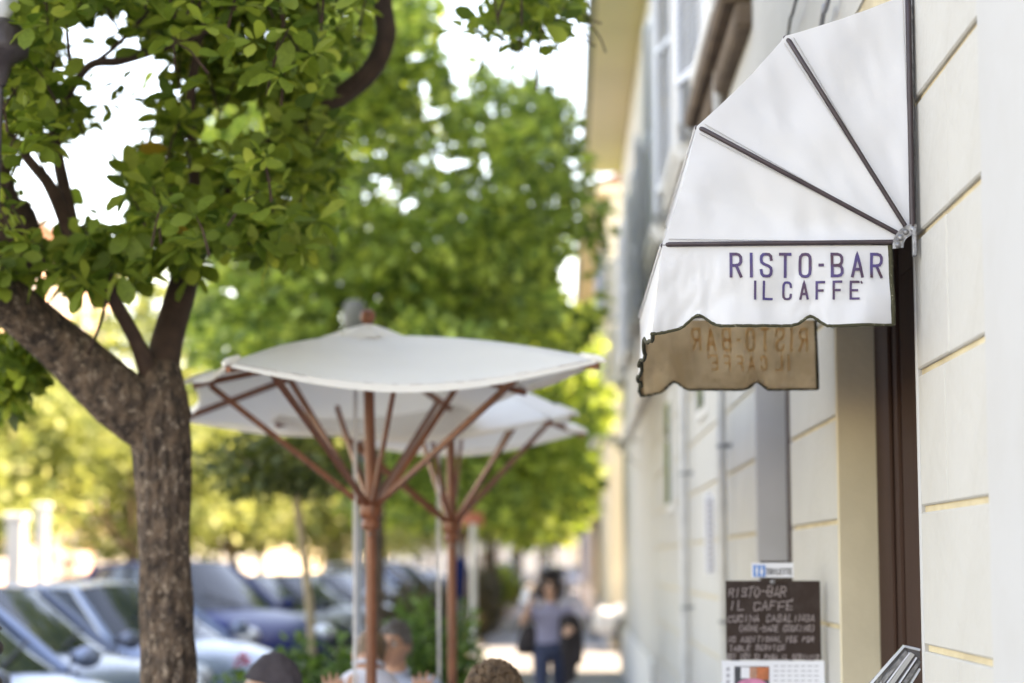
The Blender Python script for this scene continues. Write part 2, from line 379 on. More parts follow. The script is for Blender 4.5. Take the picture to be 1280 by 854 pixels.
# ================================================================ SETTING
XW = .92
def sheet(name, x0, x1, y0, y1, z, m, **k):
    b = MB(); nx, ny = max(1, min(40, int((x1-x0)/8))), max(1, min(60, int((y1-y0)/8)))
    b.grid(lambda u, v: (x0+(x1-x0)*u, y0+(y1-y0)*v, z), nx, ny, smooth=False)
    return obj(name, b, m, kind='structure', **k)
g = MB(); g.add([(-900, -300, -.14), (900, -300, -.14), (900, 2200, -.14), (-900, 2200, -.14)], [(0, 1, 2, 3)])
obj('ground', g, 'ground', kind='structure')
sheet('road', -13.2, -2.66, -10, 260, -.05, 'asphalt')
b = MB(); b.box((-1.75, -10, -.3), (.96, 240, 0)); obj('pavement', b, 'paving', kind='structure')
b = MB(); b.box((-2.5, -10, -.3), (-1.754, 240, -.012)); obj('planting_strip', b, 'soil', kind='structure')
b = MB()
for i in range(200): b.bbox((-2.64, -10+i*1.2, -.3), (-2.5, -10+i*1.2+1.19, .01), .012)
obj('kerb', b, 'kerb', kind='structure')
b = MB(); b.box((-22, -10, -.3), (-13.2, 260, 0)); obj('far_pavement', b, 'paving', kind='structure')
b = MB()
for i in range(30):
    y = 4+i*2.75; c, s = cos(radians(-32)), sin(radians(-32))
    q = [Vector((-2.75, y, -.046)), Vector((-2.75-4.6*c, y-4.6*s, -.046))]
    w = Vector((0, .1, 0)); b.add([q[0], q[0]+w, q[1]+w, q[1]], [(0, 1, 2, 3)])
obj('parking_bay_lines', b, 'line', kind='structure')
b = MB(); b.box((.962, 30.85, -.3), (30, 39.5, -.004)); obj('side_alley', b, 'asphalt', kind='structure')
b = MB(); b.box((.962, 108.2, -.3), (40, 149.5, -.004)); obj('side_street', b, 'asphalt', kind='structure')

# ---------------------------------------------------------------- cafe building
cafe = thing('cafe_building', 'cream rusticated building with brown cafe doorways filling the right edge', 'building', (XW, 5, 0))
yA = PX(1147, 560, XW).y; yB = PX(1045, 560, XW).y; yC = PX(988, 600, XW).y; yD = PX(944, 600, XW).y
yE = PX(1234, 430, XW).y
xr1 = P(1093, 560, yB).x; xr2 = P(983, 600, yD).x
HO = 2.86; RZ = 3.40; Z0 = 1.463; CH = .353; TOP = 9.7; YN = -3.0; YF = 20.0; XB = 9.0
core = MB()
segs = [(YN, yA), (yB, yC), (yD, YF)]
for a, c in segs:
    core.box((XW+.012, a+.006, -.2), (XB, c-.006, HO))
obj('wall', core, 'groove', cafe)
b = MB(); b.box((XW+.011, YN, HO+.002), (XB, YF, RZ)); obj('wall', b, 'groove', cafe)
b = MB(); b.box((XW+.004, YN+.002, RZ+.002), (XB, YF-.002, TOP))
obj('wall', b, 'plaster', cafe)
# smooth plaster skin with a ragged edge over the nearest stretch of wall
b = MB(); N = 90; fr = []; bk = []
for i in range(N+1):
    z = .0+i*(4.4/N); e = yE-.035*(z-1.6)/3+.010*mnoise.noise(Vector((0, 3, z*6)))+.005*mnoise.noise(Vector((1, 3, z*22)))
    fr.append((XW-.007, e-.004, z)); bk.append((XW+.010, e+.004, z))
vs = fr+bk+[(XW-.007, YN, p[2]) for p in fr]
n = N+1
b.add(vs, [(i, i+1, n+i+1, n+i) for i in range(N)]+[(i, i+1, 2*n+i+1, 2*n+i) for i in range(N)])
obj('plaster_skin', b, 'plaster_new', cafe)
# rusticated blocks: every course between ochre joints
random.seed(3)
jz = [Z0+CH*k for k in range(-4, 6)]
mesh_cache = {}
def block(parent, y0, y1, z0, z1, wob=True):
    key = (round(y1-y0, 2), round(z1-z0, 2))
    if key not in mesh_cache:
        bb = MB(); h = ((y1-y0)/2, (z1-z0)/2); bb.bbox((0, -h[0], -h[1]), (.03, h[0], h[1]), .0045)
        o = obj('stone_block', bb, 'plaster', parent); mesh_cache[key] = o.data
        o.data.transform(Matrix.Translation(Vector(parent.location)))
    else:
        o = bpy.data.objects.new('stone_block', mesh_cache[key]); COL.objects.link(o); o.parent = parent
    wx = random.uniform(-.0012, .0012)
    o.location = Vector((XW+wx, (y0+y1)/2, (z0+z1)/2))-Vector(parent.location)
    return o
gh = .0085
zz = [jz[0]-CH]+jz+[RZ]
for k in range(len(zz)-1):
    z0, z1 = zz[k]+gh, zz[k+1]-gh
    if k == len(zz)-2: z1 = RZ-.002
    if z1-z0 < .1: continue
    # near pier, sometimes two blocks with a hairline joint
    cut = {2: .45, 3: .36, 4: .52, 6: .42, 7: .5, 8: .55}.get(k, None)
    a, c = yE-.25, yA-.028
    if cut:
        m_ = c-(c-yE)*cut; block(cafe, a, m_-.0014, z0, z1); block(cafe, m_+.0014, c, z0, z1)
    else: block(cafe, a, c, z0, z1)
    if zz[k] < HO:
        z1b = min(z1, HO)
        block(cafe, yB+.002, yC-.002, z0, z1)
        if z1 > HO-.02: block(cafe, yA-.002, yB, max(z0, HO+.01), z1) if z1-max(z0, HO+.01) > .05 else None
    y = yD+.004; L0 = .9 if k % 2 else 1.7
    while y < YF-.3:
        y2 = min(YF-.004, y+(L0 if y < yD+.1 else 1.7))
        block(cafe, y, y2-.012, z0, z1); y = y2
# strips and reveals at the doorways
b = MB(); b.bbox((XW-.002, yA-.024, -.1), (XW+.05, yA, HO), .004); obj('corner_bead', b, 'plaster_new', cafe)
b = MB(); b.box((XW+.024, yA-.004, -.1), (xr1+.2, yA+.004, HO)); obj('door_reveal', b, 'jamb', cafe)
b = MB(); b.bbox((XW+.001, yB-.012, -.1), (xr1+.2, yB+.002, HO), .005); obj('door_reveal', b, 'jamb', cafe)
b = MB(); b.bbox((XW+.001, yD-.012, -.1), (xr2+.2, yD+.002, HO), .004); obj('door_reveal', b, 'jamb_grey', cafe)
b = MB(); b.box((XW+.004, yC-.002, -.1), (xr2+.2, yC+.006, HO)); obj('door_reveal', b, 'jamb_grey', cafe)
for (a, c, xr) in ((yA, yB, xr1), (yC, yD, xr2)):
    b = MB(); n_ = 3; w = (c-a)/n_
    b.box((xr+.03, a-.02, -.1), (xr+.06, c+.02, HO+.05)); d = obj('door', b, 'brown_door', cafe)
    for i in range(n_):
        b = MB(); b.bbox((xr, a+.03+i*w, .02), (xr+.032, a-.03+(i+1)*w, HO-.03), .008); obj('door_leaf', b, 'brown_door', d)
        b = MB(); b.bbox((xr-.012, a+.12+i*w, .3), (xr+.004, a-.12+(i+1)*w, HO-.3), .01); obj('door_panel', b, 'brown_door', d)
    b = MB(); b.box((XW+.03, a, -.14), (xr+.3, c, .015)); obj('threshold', b, 'stone_trim', cafe)
    b = MB(); b.tube([(xr-.05, c-.6, 1.0), (xr-.05, c-.6, 1.16)], .008); b.tube([(xr-.05, c-.6, 1.02), (xr, c-.6, 1.02)], .006); b.tube([(xr-.05, c-.6, 1.14), (xr, c-.6, 1.14)], .006)
    obj('handle', b, 'steel', d)

def shutter_mb(w, h, slat=.05):
    """a louvred leaf in the local YZ plane, hinge at y=0, running to y=w"""
    s = MB(); t = .035; f = .06
    s.bbox((0, 0, 0), (t, f, h), .004); s.bbox((0, w-f, 0), (t, w, h), .004)
    for z in (0, h/2-f/2, h-f): s.bbox((.001, f+.001, z+.001), (t-.001, w-f-.001, z+f-.001), .003)
    z = f+.01
    while z < h-f-slat:
        if not (h/2-f < z+.02 < h/2+f/2): s.obox((t/2, w/2, z+slat*.5), (.008, w-2*f, slat*.95), Matrix.Rotation(radians(38), 3, 'Y'))
        z += slat
    return s
SHM = {}
def place_shutter(parent, key, w, h, m, loc, rz):
    k = (round(w, 2), round(h, 2), m)
    if k not in SHM:
        o = obj('shutter', shutter_mb(w, h), m, None); SHM[k] = o.data
        bpy.data.objects.remove(o)
    o = bpy.data.objects.new('shutter', SHM[k]); COL.objects.link(o); o.parent = parent
    o.location = Vector(loc)-root_loc(parent); o.rotation_euler = (0, 0, rz); return o
WM = {}
def window(parent, X, yc, zs, w, h, side, sm='shutter', ang=(8, 8), trim='stone_trim', shut=True, ledge=False):
    """window > frame, pane, sill and shutters on a facade lying in the plane X; side=-1: the street is at smaller X"""
    s = side
    k = (round(w, 2), round(h, 2), s, trim)
    if k not in WM:
        f = MB(); t = .1
        xa, xb = sorted((0, s*.07)); 
        f.bbox((xa, -w/2-t, -t*.2), (xb, -w/2, h+t), .01); f.bbox((xa, w/2, -t*.2), (xb, w/2+t, h+t), .01)
        f.bbox((xa+.001, -w/2, h), (xb-.001, w/2, h+t), .01)
        of = obj('window', f, trim, None)
        p = MB(); xa, xb = sorted((0, s*.012)); p.box((xa, -w/2+.002, 0), (xb, w/2-.002, h-.002)); op = obj('pane', p, 'glass_dark', None)
        q = MB(); xa, xb = sorted((s*.013, s*.04)); q.box((xa, -.04, 0), (xb, .04, h-.003)); q.box((xa, -w/2+.004, h*.35), (xb, -.042, h*.35+.05)); q.box((xa, .042, h*.35), (xb, w/2-.004, h*.35+.05))
        q.box((xa, -w/2+.003, .001), (xb, -w/2+.06, h-.004)); q.box((xa, w/2-.06, .001), (xb, w/2-.003, h-.004))
        oq = obj('frame', q, 'stone_trim', None)
        d = MB(); xa, xb = sorted((0, s*.16)); d.bbox((xa, -w/2-.2, -.11), (xb, w/2+.2, -.022), .01); od = obj('sill', d, trim, None)
        WM[k] = [x.data for x in (of, op, oq, od)]
        for x in (of, op, oq, od): bpy.data.objects.remove(x)
    ds = WM[k]; base = Vector((X, yc, zs))-root_loc(parent)
    o = bpy.data.objects.new('window', ds[0]); COL.objects.link(o); o.parent = parent; o.location = base
    for nm, dd in (('pane', ds[1]), ('frame', ds[2]), ('sill', ds[3])):
        c = bpy.data.objects.new(nm, dd); COL.objects.link(c); c.parent = o
    if shut:
        x0 = X+s*.075
        a0, a1 = ang
        if s < 0:
            # near leaf folds toward smaller y, far leaf toward larger y; ang = degrees away from the wall
            place_shutter(parent, 0, w/2, h, sm, (x0, yc+w/2+.03, zs), radians(a1))
            place_shutter(parent, 0, w/2, h, sm, (x0, yc-w/2-.03, zs), radians(180-a0))
        else:
            place_shutter(parent, 0, w/2, h, sm, (x0+.04, yc+w/2+.03, zs), radians(-a1))
            place_shutter(parent, 0, w/2, h, sm, (x0+.04, yc-w/2-.03, zs), radians(180+a0))
    return o
for fl, zs in enumerate((4.62,)):
    for i, (yc, a0, a1) in enumerate(((10.75, 4, 14), (14.3, 4, 10), (17.7, 4, 5))):
        window(cafe, XW+.004, yc, zs, 1.25, 2.3, -1, ang=(a0, a1))
# sooty stone string course below the first floor windows
b = MB(); b.bbox((XW-.15, 9.35, 4.40), (XW+.02, 12.2, 4.505), .02); b.bbox((XW-.08, 9.35, 4.27), (XW+.02, 12.2, 4.398), .02); obj('window_ledge', b, 'ledge', cafe)
for yc in (14.3, 17.7):
    b = MB(); b.bbox((XW-.13, yc-1.0, 4.42), (XW+.02, yc+1.0, 4.505), .02); obj('window_ledge', b, 'stone_trim', cafe)
for yc in (8.65, 13.2):
    pass
b = MB(); b.bbox((XW-.02, 12.55, 2.62), (XW+.02, 13.35, 3.25), .01); w_ = obj('fanlight', b, 'stone_trim', cafe)
b = MB(); b.box((XW-.026, 12.62, 2.68), (XW-.021, 13.28, 3.19)); obj('pane', b, 'glass_dark', w_)
b = MB(); b.bbox((XW-.02, 16.55, 2.1), (XW+.02, 17.4, 3.15), .01); w_ = obj('fanlight', b, 'stone_trim', cafe)
b = MB(); b.box((XW-.026, 16.63, 2.18), (XW-.021, 17.32, 3.05)); obj('pane', b, 'glass_dark', w_)
def downpipe(y, r, m, top, label, stripe=False):
    b = MB(); b.tube([(XW-r-.03, y, .05), (XW-r-.03, y, top)], r, 12)
    t = thing('downpipe', label, 'pipe', (XW-r-.03, y, 0)); obj('pipe', b, m, t)
    for z in [.4, 1.35, 2.3, 3.3, 5.2, 6.8]:
        if z < top: 
            b = MB(); b.cyl((XW-r-.03, y, z), r+.004, .02, 12); b.box((XW-r*1.5, y-.006, z+.004), (XW+.01, y+.006, z+.026)); obj('bracket', b, 'grey_metal', t)
    return t
y1 = PX(902, 600, XW-.06).y; downpipe(y1, .026, 'pipe', 7.5, 'grey downpipe on the cream wall just left of the chalkboard')
y1 = PX(855, 600, XW-.06).y; downpipe(y1, .032, 'pipe', 12, 'grey downpipe on the cream wall further down the street')
# a narrow perforated strip hanging beside the first pipe
t = thing('wall_notice_strip', 'narrow dotted white strip hanging beside the first downpipe', 'sign', (XW-.06, PX(898, 650, XW).y, 1.6))
yq = PX(898, 650, XW).y; z0 = PX(898, 718, XW).z; z1 = PX(898, 618, XW).z
b = MB(); b.bbox((XW-.080, yq, z0), (XW-.025, yq+.012, z1), .003); obj('strip', b, 'paper', t)
for i in range(12):
    b = MB(); b.box((XW-.068, yq-.004, z0+.02+i*(z1-z0-.04)/12), (XW-.037, yq-.001, z0+.04+i*(z1-z0-.04)/12)); obj('mark', b, 'print_grey', t)
# hanging cables over the awning
for (pa, pb, r) in (((1003, -30), (985, 44), .006), ((1043, -25), (1027, 30), .009)):
    a = PX(pa[0], pa[1], XW-.03); c = PX(pb[0], pb[1], XW-.03); c2 = Vector((XW-.03, c.y+.9, c.z-.5))
    b = MB(); b.tube(spline([a, (a+c)/2+Vector((-.01, 0, -.03)), c, c2], 6), r, 6)
    o = obj('wall_cable', b, 'black_plastic' if r < .008 else 'grey_metal', loc=a); o['label'] = 'thin black cable hanging on the wall above the awning' if r < .008 else 'thicker grey cable on the wall right of the thin black one'; o['category'] = 'cable'

# ---------------------------------------------------------------- other buildings on this side
def building(name, label, X, y0, y1, top, side, wallm, depth=9, rows=((1.0, 1.5), (4.4, 1.8)), pitch=3.2, w=1.0, sm='shutter', over=.45, shut=True, soff=None, ang=(6, 14), roofh=1.6, doors=False):
    t = thing(name, label, 'building', (X, (y0+y1)/2, 0)); s = side
    xa, xb = sorted((X, X-s*depth)); b = MB(); b.box((xa, y0, -.3), (xb, y1, top)); obj('wall', b, wallm, t)
    # eaves, boarded soffit with rafters, pitched roof
    e0 = X+s*over; e1 = X-s*(depth+over)
    b = MB(); xa, xb = sorted((e0, e1)); b.box((xa, y0-.1, top+.003), (xb, y1+.1, top+.14)); rf = obj('roof', b, soff or wallm, t)
    b = MB(); xm = X-s*depth/2
    b.add([(e0, y0-.12, top+.15), (e0, y1+.12, top+.15), (xm, y1+.12, top+.15+roofh), (xm, y0-.12, top+.15+roofh), (e1, y0-.12, top+.15), (e1, y1+.12, top+.15)],
          [(0, 1, 2, 3), (3, 2, 5, 4), (0, 3, 4), (1, 5, 2)]); obj('tiles', b, 'roof', rf)
    b = MB(); xg, xh = sorted((e0+s*.1, e0)); b.box((xg, y0-.1, top+.06), (xh, y1+.1, top+.16)); obj('gutter', b, 'grey_metal', rf)
    b = MB(); xa, xb = sorted((X, X+s*.05)); b.bbox((xa, y0+.01, -.1), (xb, y1-.01, .7), .01); obj('plinth', b, 'stone_trim', t)
    y = y0+pitch*.6
    while y < y1-pitch*.45:
        for (zs, h) in rows: window(t, X, y, zs, w, h, s, sm=sm, ang=(ang[0], ang[1]+random.uniform(-8, 12)), shut=shut)
        y += pitch
    for zz_ in (3.4,):
        b = MB(); xa, xb = sorted((X, X+s*.09)); b.bbox((xa, y0+.02, zz_), (xb, y1-.02, zz_+.14), .02); obj('string_course', b, 'stone_trim', t)
    return t
random.seed(11)
tb = building('townhouse', 'low town house with a wide yellow soffit under its eaves beyond the cafe building', XW, 20.05, 30.8, 7.85, -1, 'plaster', rows=((4.4, 1.9),), pitch=3.4, w=1.1, soff='yellow_wall', over=.54, ang=(4, 5))
for i in range(0):
    b = MB(); y = 20.3+i*.66; b.box((XW-.58, y, 7.78), (XW+.01, y+.09, 7.85)); obj('rafter', b, 'yellow_wall', tb)
building('townhouse', 'cream town house with blue shutters beyond the sunlit alley', XW, 39.6, 66, 9.2, -1, 'cream_wall', rows=((4.3, 1.8), (7.0, 1.3)), pitch=3.6, sm='shutter_blue', soff='yellow_wall', over=.5, ang=(4, 14))
building('townhouse', 'pale town house beyond the cream one with blue shutters', XW, 66.1, 108, 10.4, -1, 'pale_wall', rows=((1.1, 1.6), (4.3, 1.8), (7.4, 1.5)), pitch=4.2, sm='shutter', soff='cream_wall', over=.5, ang=(4, 6))
building('townhouse', 'farthest cream town house on the right at the end of the street', XW, 149.6, 230, 10.5, -1, 'cream_wall', rows=((1.1, 1.6), (4.3, 1.8)), pitch=8, shut=False)
# ---------------------------------------------------------------- opposite row
building('apartment_house', 'white apartment house behind the sunlit trees at the far left', -21, 36, 62, 9.5, 1, 'pale_wall', rows=((1, 1.9), (4.4, 1.9)), pitch=3.6, shut=True)
building('apartment_house', 'pink apartment house with pale ground floor glimpsed between the left branches', -21.4, 62.2, 92, 15.2, 1, 'pink_wall', rows=((1, 1.9), (4.4, 1.9), (7.8, 1.9), (11.2, 1.9)), pitch=4.2, shut=True)
building('apartment_house', 'long white house behind the parked cars at the middle distance', -21, 92.2, 140, 9.5, 1, 'pale_wall', rows=((1, 1.9), (4.4, 1.9)), pitch=5)
building('apartment_house', 'cream house closing the far end of the opposite row', -21, 140.2, 230, 11, 1, 'cream_wall', rows=((1, 1.9), (4.4, 1.9)), pitch=9, shut=False)
t = thing('end_building', 'pale house closing the view at the end of the street', 'building', (-4, 262, 0))
b = MB(); b.box((-26, 262, -.3), (14, 274, 9)); obj('wall', b, 'pale_wall', t)
b = MB(); b.add([(-26.5, 261.5, 9.01), (14.5, 261.5, 9.01), (14.5, 268, 12), (-26.5, 268, 12), (-26.5, 274.5, 9.01), (14.5, 274.5, 9.01)], [(0, 1, 2, 3), (3, 2, 5, 4), (0, 3, 4), (1, 5, 2)]); obj('roof', b, 'roof', t)
for i in range(9):
    for zs in (1.2, 5.0):
        b = MB(); b.box((-24+i*4.2, 261.95, zs), (-22.8+i*4.2, 261.99, zs+1.9)); f = obj('window', b, 'glass_dark', t)
# white columns of the far pavement seen at the left
for i, (px, wd, lab) in enumerate(((20, .27, 'thick white square post at the far left behind the car roofs'), (52, .18, 'slimmer white square post just right of the thick white post'))):
    c = P(px, 700, 34 if i else 31)
    t = thing('gate_post', lab, 'post', (c.x, c.y, 0))
    b = MB(); b.bbox((c.x-wd/2, c.y-wd/2, 0), (c.x+wd/2, c.y+wd/2, 2.35 if i == 0 else 2.6), .02); obj('shaft', b, 'pale_wall', t)
    b = MB(); b.bbox((c.x-wd/2-.04, c.y-wd/2-.04, 2.352 if i == 0 else 2.602), (c.x+wd/2+.04, c.y+wd/2+.04, 2.45 if i == 0 else 2.7), .02); obj('cap', b, 'stone_trim', t)
# ================================================================ AWNING
yn = 5.02; yf = yn/.768
def N(px, py, dy=0): return P(px, py, yn+dy)
piv = N(1136, 292); 
tips = [N(1134.5, -8), N(982, 45), N(871, 158), N(828, 306)]
ends = [N(1140, 284), N(1131, 283), N(1121, 292), N(1117, 303)]
aw = thing('awning', 'white fan shaped cafe awning with brown ribs over the doorway reading RISTO-BAR', 'awning', (XW, yn, 0))
DY = yf-yn
random.seed(5)
# side gussets, near and far
def gusset(i, yoff, flip, billow):
    a0, a1, e0, e1 = tips[i], tips[i+1], ends[i], ends[i+1]
    def fn(u, v):
        p0 = e0.lerp(a0, u); p1 = e1.lerp(a1, u); p = p0.lerp(p1, v)
        c = (e0+e1)/2; w = sin(pi*v)
        sag = .007*u**3*w
        d = (p-piv); d.y = 0
        if d.length > 1e-4: p = p-d.normalized()*sag
        wr = mnoise.noise(Vector((p.x*5, p.z*5, i*3+yoff)))*.010+mnoise.noise(Vector((p.x*16+p.z*9, p.z*5-p.x*8, i*7)))*.008
        # creases fanning from the tip corners
        wr += .0010*sin(38*v+6*u)*max(0, u-.45)*w*1.6
        return p+Vector((0, yoff+billow*(.014*w*sin(pi*min(1, u)))+(wr*w*min(1, 3*u)), 0))
    b = MB(); b.grid(fn, 44, 26, flip=flip); return b
for i in range(3):
    obj('side_panel', gusset(i, 0, False, 1), 'cloth', aw, weld=True)
    obj('side_panel', gusset(i, DY, True, -1), 'cloth', aw, weld=True)
# stitched seams beside the ribs
for i in range(3):
    for yo, sg_ in ((0, -1), (DY, 1)):
        for v_ in (.045, .955):
            a0, a1, e0, e1 = tips[i], tips[i+1], ends[i], ends[i+1]
            b = MB(); pts = []
            for k in range(40):
                u = .12+.86*k/39; p = e0.lerp(a0, u).lerp(e1.lerp(a1, u), v_); pts.append(p+Vector((0, yo+sg_*(.0035+.0*u)-(.0 if yo else .0), 0)))
            b.tube(pts, .0011, 4, cap=False); obj('seam', b, 'seam', aw)
# top panels between ribs, along the wall
for i in range(3):
    a0, a1 = tips[i], tips[i+1]
    def fn(u, v):
        p = a0.lerp(a1, v); d = p-piv; d.y = 0
        s = .007*sin(pi*v)+.010*sin(pi*v)*sin(pi*u)
        return p-d.normalized()*s+Vector((0, DY*u+.002, mnoise.noise(Vector((u*5, v*4, i)))*.006*sin(pi*u)))
    b = MB(); b.grid(fn, 30, 14); obj('top_panel', b, 'cloth', aw, weld=True)
# ribs (U frames) wrapped in brown piping
for i in range(4):
    w = tips[i]+Vector((0, -.004, 0)); e = ends[i]+Vector((0, -.006, 0))
    b = MB(); r = .0075 if i == 0 else .0062
    near = [e, e.lerp(w, .3), e.lerp(w, .6), e.lerp(w, .97), w+Vector((0, .02, 0))]
    b.tube(near, r, 8); obj('rib', b, 'piping', aw)
    b = MB(); b.tube([p+Vector((0, DY+.01, 0)) for p in near], r, 8); obj('rib', b, 'piping', aw)
    b = MB(); b.tube([w+Vector((0, .02, 0)), w+Vector((0, DY-.01, 0))], .006, 8); obj('front_bar', b, 'cloth' if i else 'steel', aw)
b = MB(); x = N(1139.5, 100).x
b.tube([N(1140.5, 286)+Vector((.006, .012, 0)), N(1137, -8)+Vector((.006, .012, 0))], .006, 8); obj('wall_rail', b, 'steel', aw)
# valance bottoms with ogee nicks
prof = [(815, 418), (822, 417), (830, 415.5), (839, 413), (848, 411), (855, 407.5), (861, 402), (866, 397.5), (871, 394.5), (874, 394), (878, 396), (883, 399), (889, 403.5), (895, 406.5), (902, 408), (920, 407.8), (945, 407.6), (970, 407.2), (990, 406.6), (998, 404.5), (1004, 400.5), (1009, 396.5), (1013, 394.6), (1017, 396), (1022, 399.5), (1028, 404), (1034, 407.5), (1042, 407.8), (1060, 407.2), (1085, 406.4), (1118, 405.4)]
def side_valance(yoff, drop, m, inner=None, far=False):
    n = len(prof); top = [(828+(1112.5-828)*((p[0]-815)/(1118-815)), 307) for p in prof]
    R = 14
    def fn(u, v):
        k = u*(n-1); i = min(n-2, int(k)); f = k-i
        bx = prof[i][0]*(1-f)+prof[i+1][0]*f; by = prof[i][1]*(1-f)+prof[i+1][1]*f
        tx = top[i][0]*(1-f)+top[i+1][0]*f
        # nicks only pull the lowest part
        line = 418-(bx-815)*.04; vv = v
        yy = 307+(line-307)*vv; yy -= (line-by)*max(0, (vv-.6)/.4)**1.5
        p = N(tx+(bx-tx)*vv, yy)
        wv = .010*sin(bx*.045+1)*vv+mnoise.noise(Vector((bx*.03, vv*2.2, yoff)))*.012*min(1, vv*3)+mnoise.noise(Vector((bx*.09, vv*6, yoff)))*.0035*min(1, vv*3)
        if drop: wv *= 1.9; p.x += .032*(1-u)*vv
        return p+Vector((0, yoff+wv, -drop*min(1, 0.2+vv)))
    b = MB(); b.grid(fn, (n-1)*3, R); o = obj('valance', b, m, aw, weld=True)
    if inner:
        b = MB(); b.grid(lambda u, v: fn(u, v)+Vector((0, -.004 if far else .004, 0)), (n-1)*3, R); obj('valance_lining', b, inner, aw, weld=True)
    b = MB(); b.tube([fn(i/90, 1.0)+Vector((0, 0, .0015*mnoise.noise(Vector((i*.7, 0, 0))))) for i in range(91)], [.0042+.0012*mnoise.noise(Vector((i*.5, 1, 0))) for i in range(91)], 6)
    b.tube([fn(1, j/14) for j in range(15)], [.0060+.0015*mnoise.noise(Vector((j*1.7, 5, 0))) for j in range(15)], 6)
    obj('hem', b, 'binding', aw)
    return fn
fn0 = side_valance(0, 0, 'cloth', 'cloth_in')
fn1 = side_valance(DY, .032, 'cloth_thin', 'cloth_in', far=True)
# front valance between them
def ff(u, v):
    a = fn0(0, v); c = fn1(0, v); p = a.lerp(c, u)
    w = max(0, (v-.75)/.25)
    nick = .028*max(0, 1-abs(((u*3.0) % 1)-.5)/.12)*w
    return p+Vector((-.018*sin(pi*u)*v+.006*sin(u*26)*v, 0, nick+.004*sin(u*70)*w))
b = MB(); b.grid(ff, 60, 14); obj('front_valance', b, 'cloth', aw, weld=True)
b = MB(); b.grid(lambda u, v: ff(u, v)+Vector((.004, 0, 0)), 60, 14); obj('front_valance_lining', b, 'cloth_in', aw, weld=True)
b = MB(); b.tube([ff(i/80, 1) for i in range(81)], .0055, 6); obj('hem', b, 'binding', aw)
# lettering on the near valance, laid on the curved cloth
def on_cloth(fnv, yo):
    def g(px, py):
        # invert the valance grid roughly: v from height, u from x
        v = (py-307)/(418-(px-815)*.04-307); k = 0
        x0 = 828+(815-828)*v; x1 = 1112.5+(1118-1112.5)*v
        s = (px-x0)/(x1-x0); tx = 815+s*303
        for i in range(len(prof)-1):
            if prof[i][0] <= tx <= prof[i+1][0]: k = i+(tx-prof[i][0])/(prof[i+1][0]-prof[i][0]); break
        return fnv(k/(len(prof)-1), v)+Vector((0, yo, 0))
    return g
sg = on_cloth(fn0, -.0025)
line1 = [('R', 443, 497), ('I', 521, 548), ('S', 570, 625), ('T', 652, 705), ('O', 735, 789), ('-', 817, 840), ('B', 868, 922), ('A', 953, 1008), ('R', 1035, 1090)]
line2 = [('I', 540, 562), ('L', 583, 627), ('C', 667, 708), ('A', 738, 778), ('F', 806, 846), ('F', 876, 916), ('E', 948, 990), ("'", 993, 1004)]
def sub(pts):   # fine subdivision so strokes follow the cloth
    o = []
    for i in range(len(pts)-1):
        a, c = Vector(pts[i]), Vector(pts[i+1]); n = max(1, int((c-a).length/3))
        o += [a.lerp(c, k/n) for k in range(n)]
    return o+[Vector(pts[-1])]
_st = stroke
def letter_on(mb, ch, x0, x1, yb, yt, sw, g, sgn=-1):
    for k, stt in enumerate(GL[ch]):
        pts = [(x0+sw/2+p[0]*(x1-x0-sw), yb-sw/2-p[1]*(yb-yt-sw)) for p in stt]
        sp = sub(pts); _st(mb, [(p[0], p[1]) for p in sp], sw, lambda x, y, l: g(x, y)+Vector((0, sgn*l, 0)), k*.0004)
def zx(z): return 780+z/3.368
for ch, a, c in line1:
    b = MB(); letter_on(b, ch, zx(a), zx(c), 347.6, 316.2, 3.7, sg); obj('letter', b, 'letter', aw)
for ch, a, c in line2:
    b = MB()
    if ch == "'": letter_on(b, ch, zx(a), zx(c), 360, 352, 2, sg)
    else: letter_on(b, ch, zx(a), zx(c), 375.2, 351.4, 3.0, sg)
    obj('letter', b, 'letter', aw)
# the same words seen reversed through the far valance
sf = on_cloth(fn1, -.0065)
for ln, yb, yt, sw in ((line1, 352, 318, 4.2), (line2, 379, 356, 3.4)):
    for ch, a, c in ln:
        b = MB(); xa, xc = zx(a), zx(c); X0 = 1105+905-xc+2; X1 = X0+(xc-xa)
        for k, stt in enumerate(GL[ch]):
            w_ = X1-X0
            pts = [(X0+sw/2+(1-p[0])*(w_-sw), yb-sw/2-p[1]*(yb-yt-sw)) for p in stt]
            _st(b, [(p[0], p[1]) for p in sub(pts)], sw, lambda x, y, l: sf(x, y)+Vector((0, -l, 0)), k*.0004)
        obj('ghost_letter', b, 'letter_ghost', aw)
# hinge plate at the wall
for yo in (-.012, DY+.012):
    b = MB(); pts = []
    cen = N(1143, 309); R0, R1 = .030, .058
    for i in range(15):
        a = radians(85+i*7.2); pts.append(cen+Vector((cos(a)*R1, yo, sin(a)*R1)))
    for i in range(14, -1, -1):
        a = radians(85+i*7.2); pts.append(cen+Vector((cos(a)*R0, yo, sin(a)*R0)))
    b.prism(pts, (0, .006, 0)); pl = obj('hinge_plate', b, 'steel', aw)
    for i in range(4):
        a = radians(95+i*27); c = cen+Vector((cos(a)*.044, yo-.002, sin(a)*.044)); b = MB(); b.lathe(c, [(0, -.006), (.006, -.005), (.0078, 0), (.0078, .003)], 10, axis='Y'); obj('bolt', b, 'steel', pl)
    b = MB(); q = N(1141.5, 300); b.bbox((q.x-.005, q.y+yo-.008, q.z-.045), (q.x+.006, q.y+yo+.010, q.z+.030), .002); obj('wall_bracket', b, 'steel', aw)

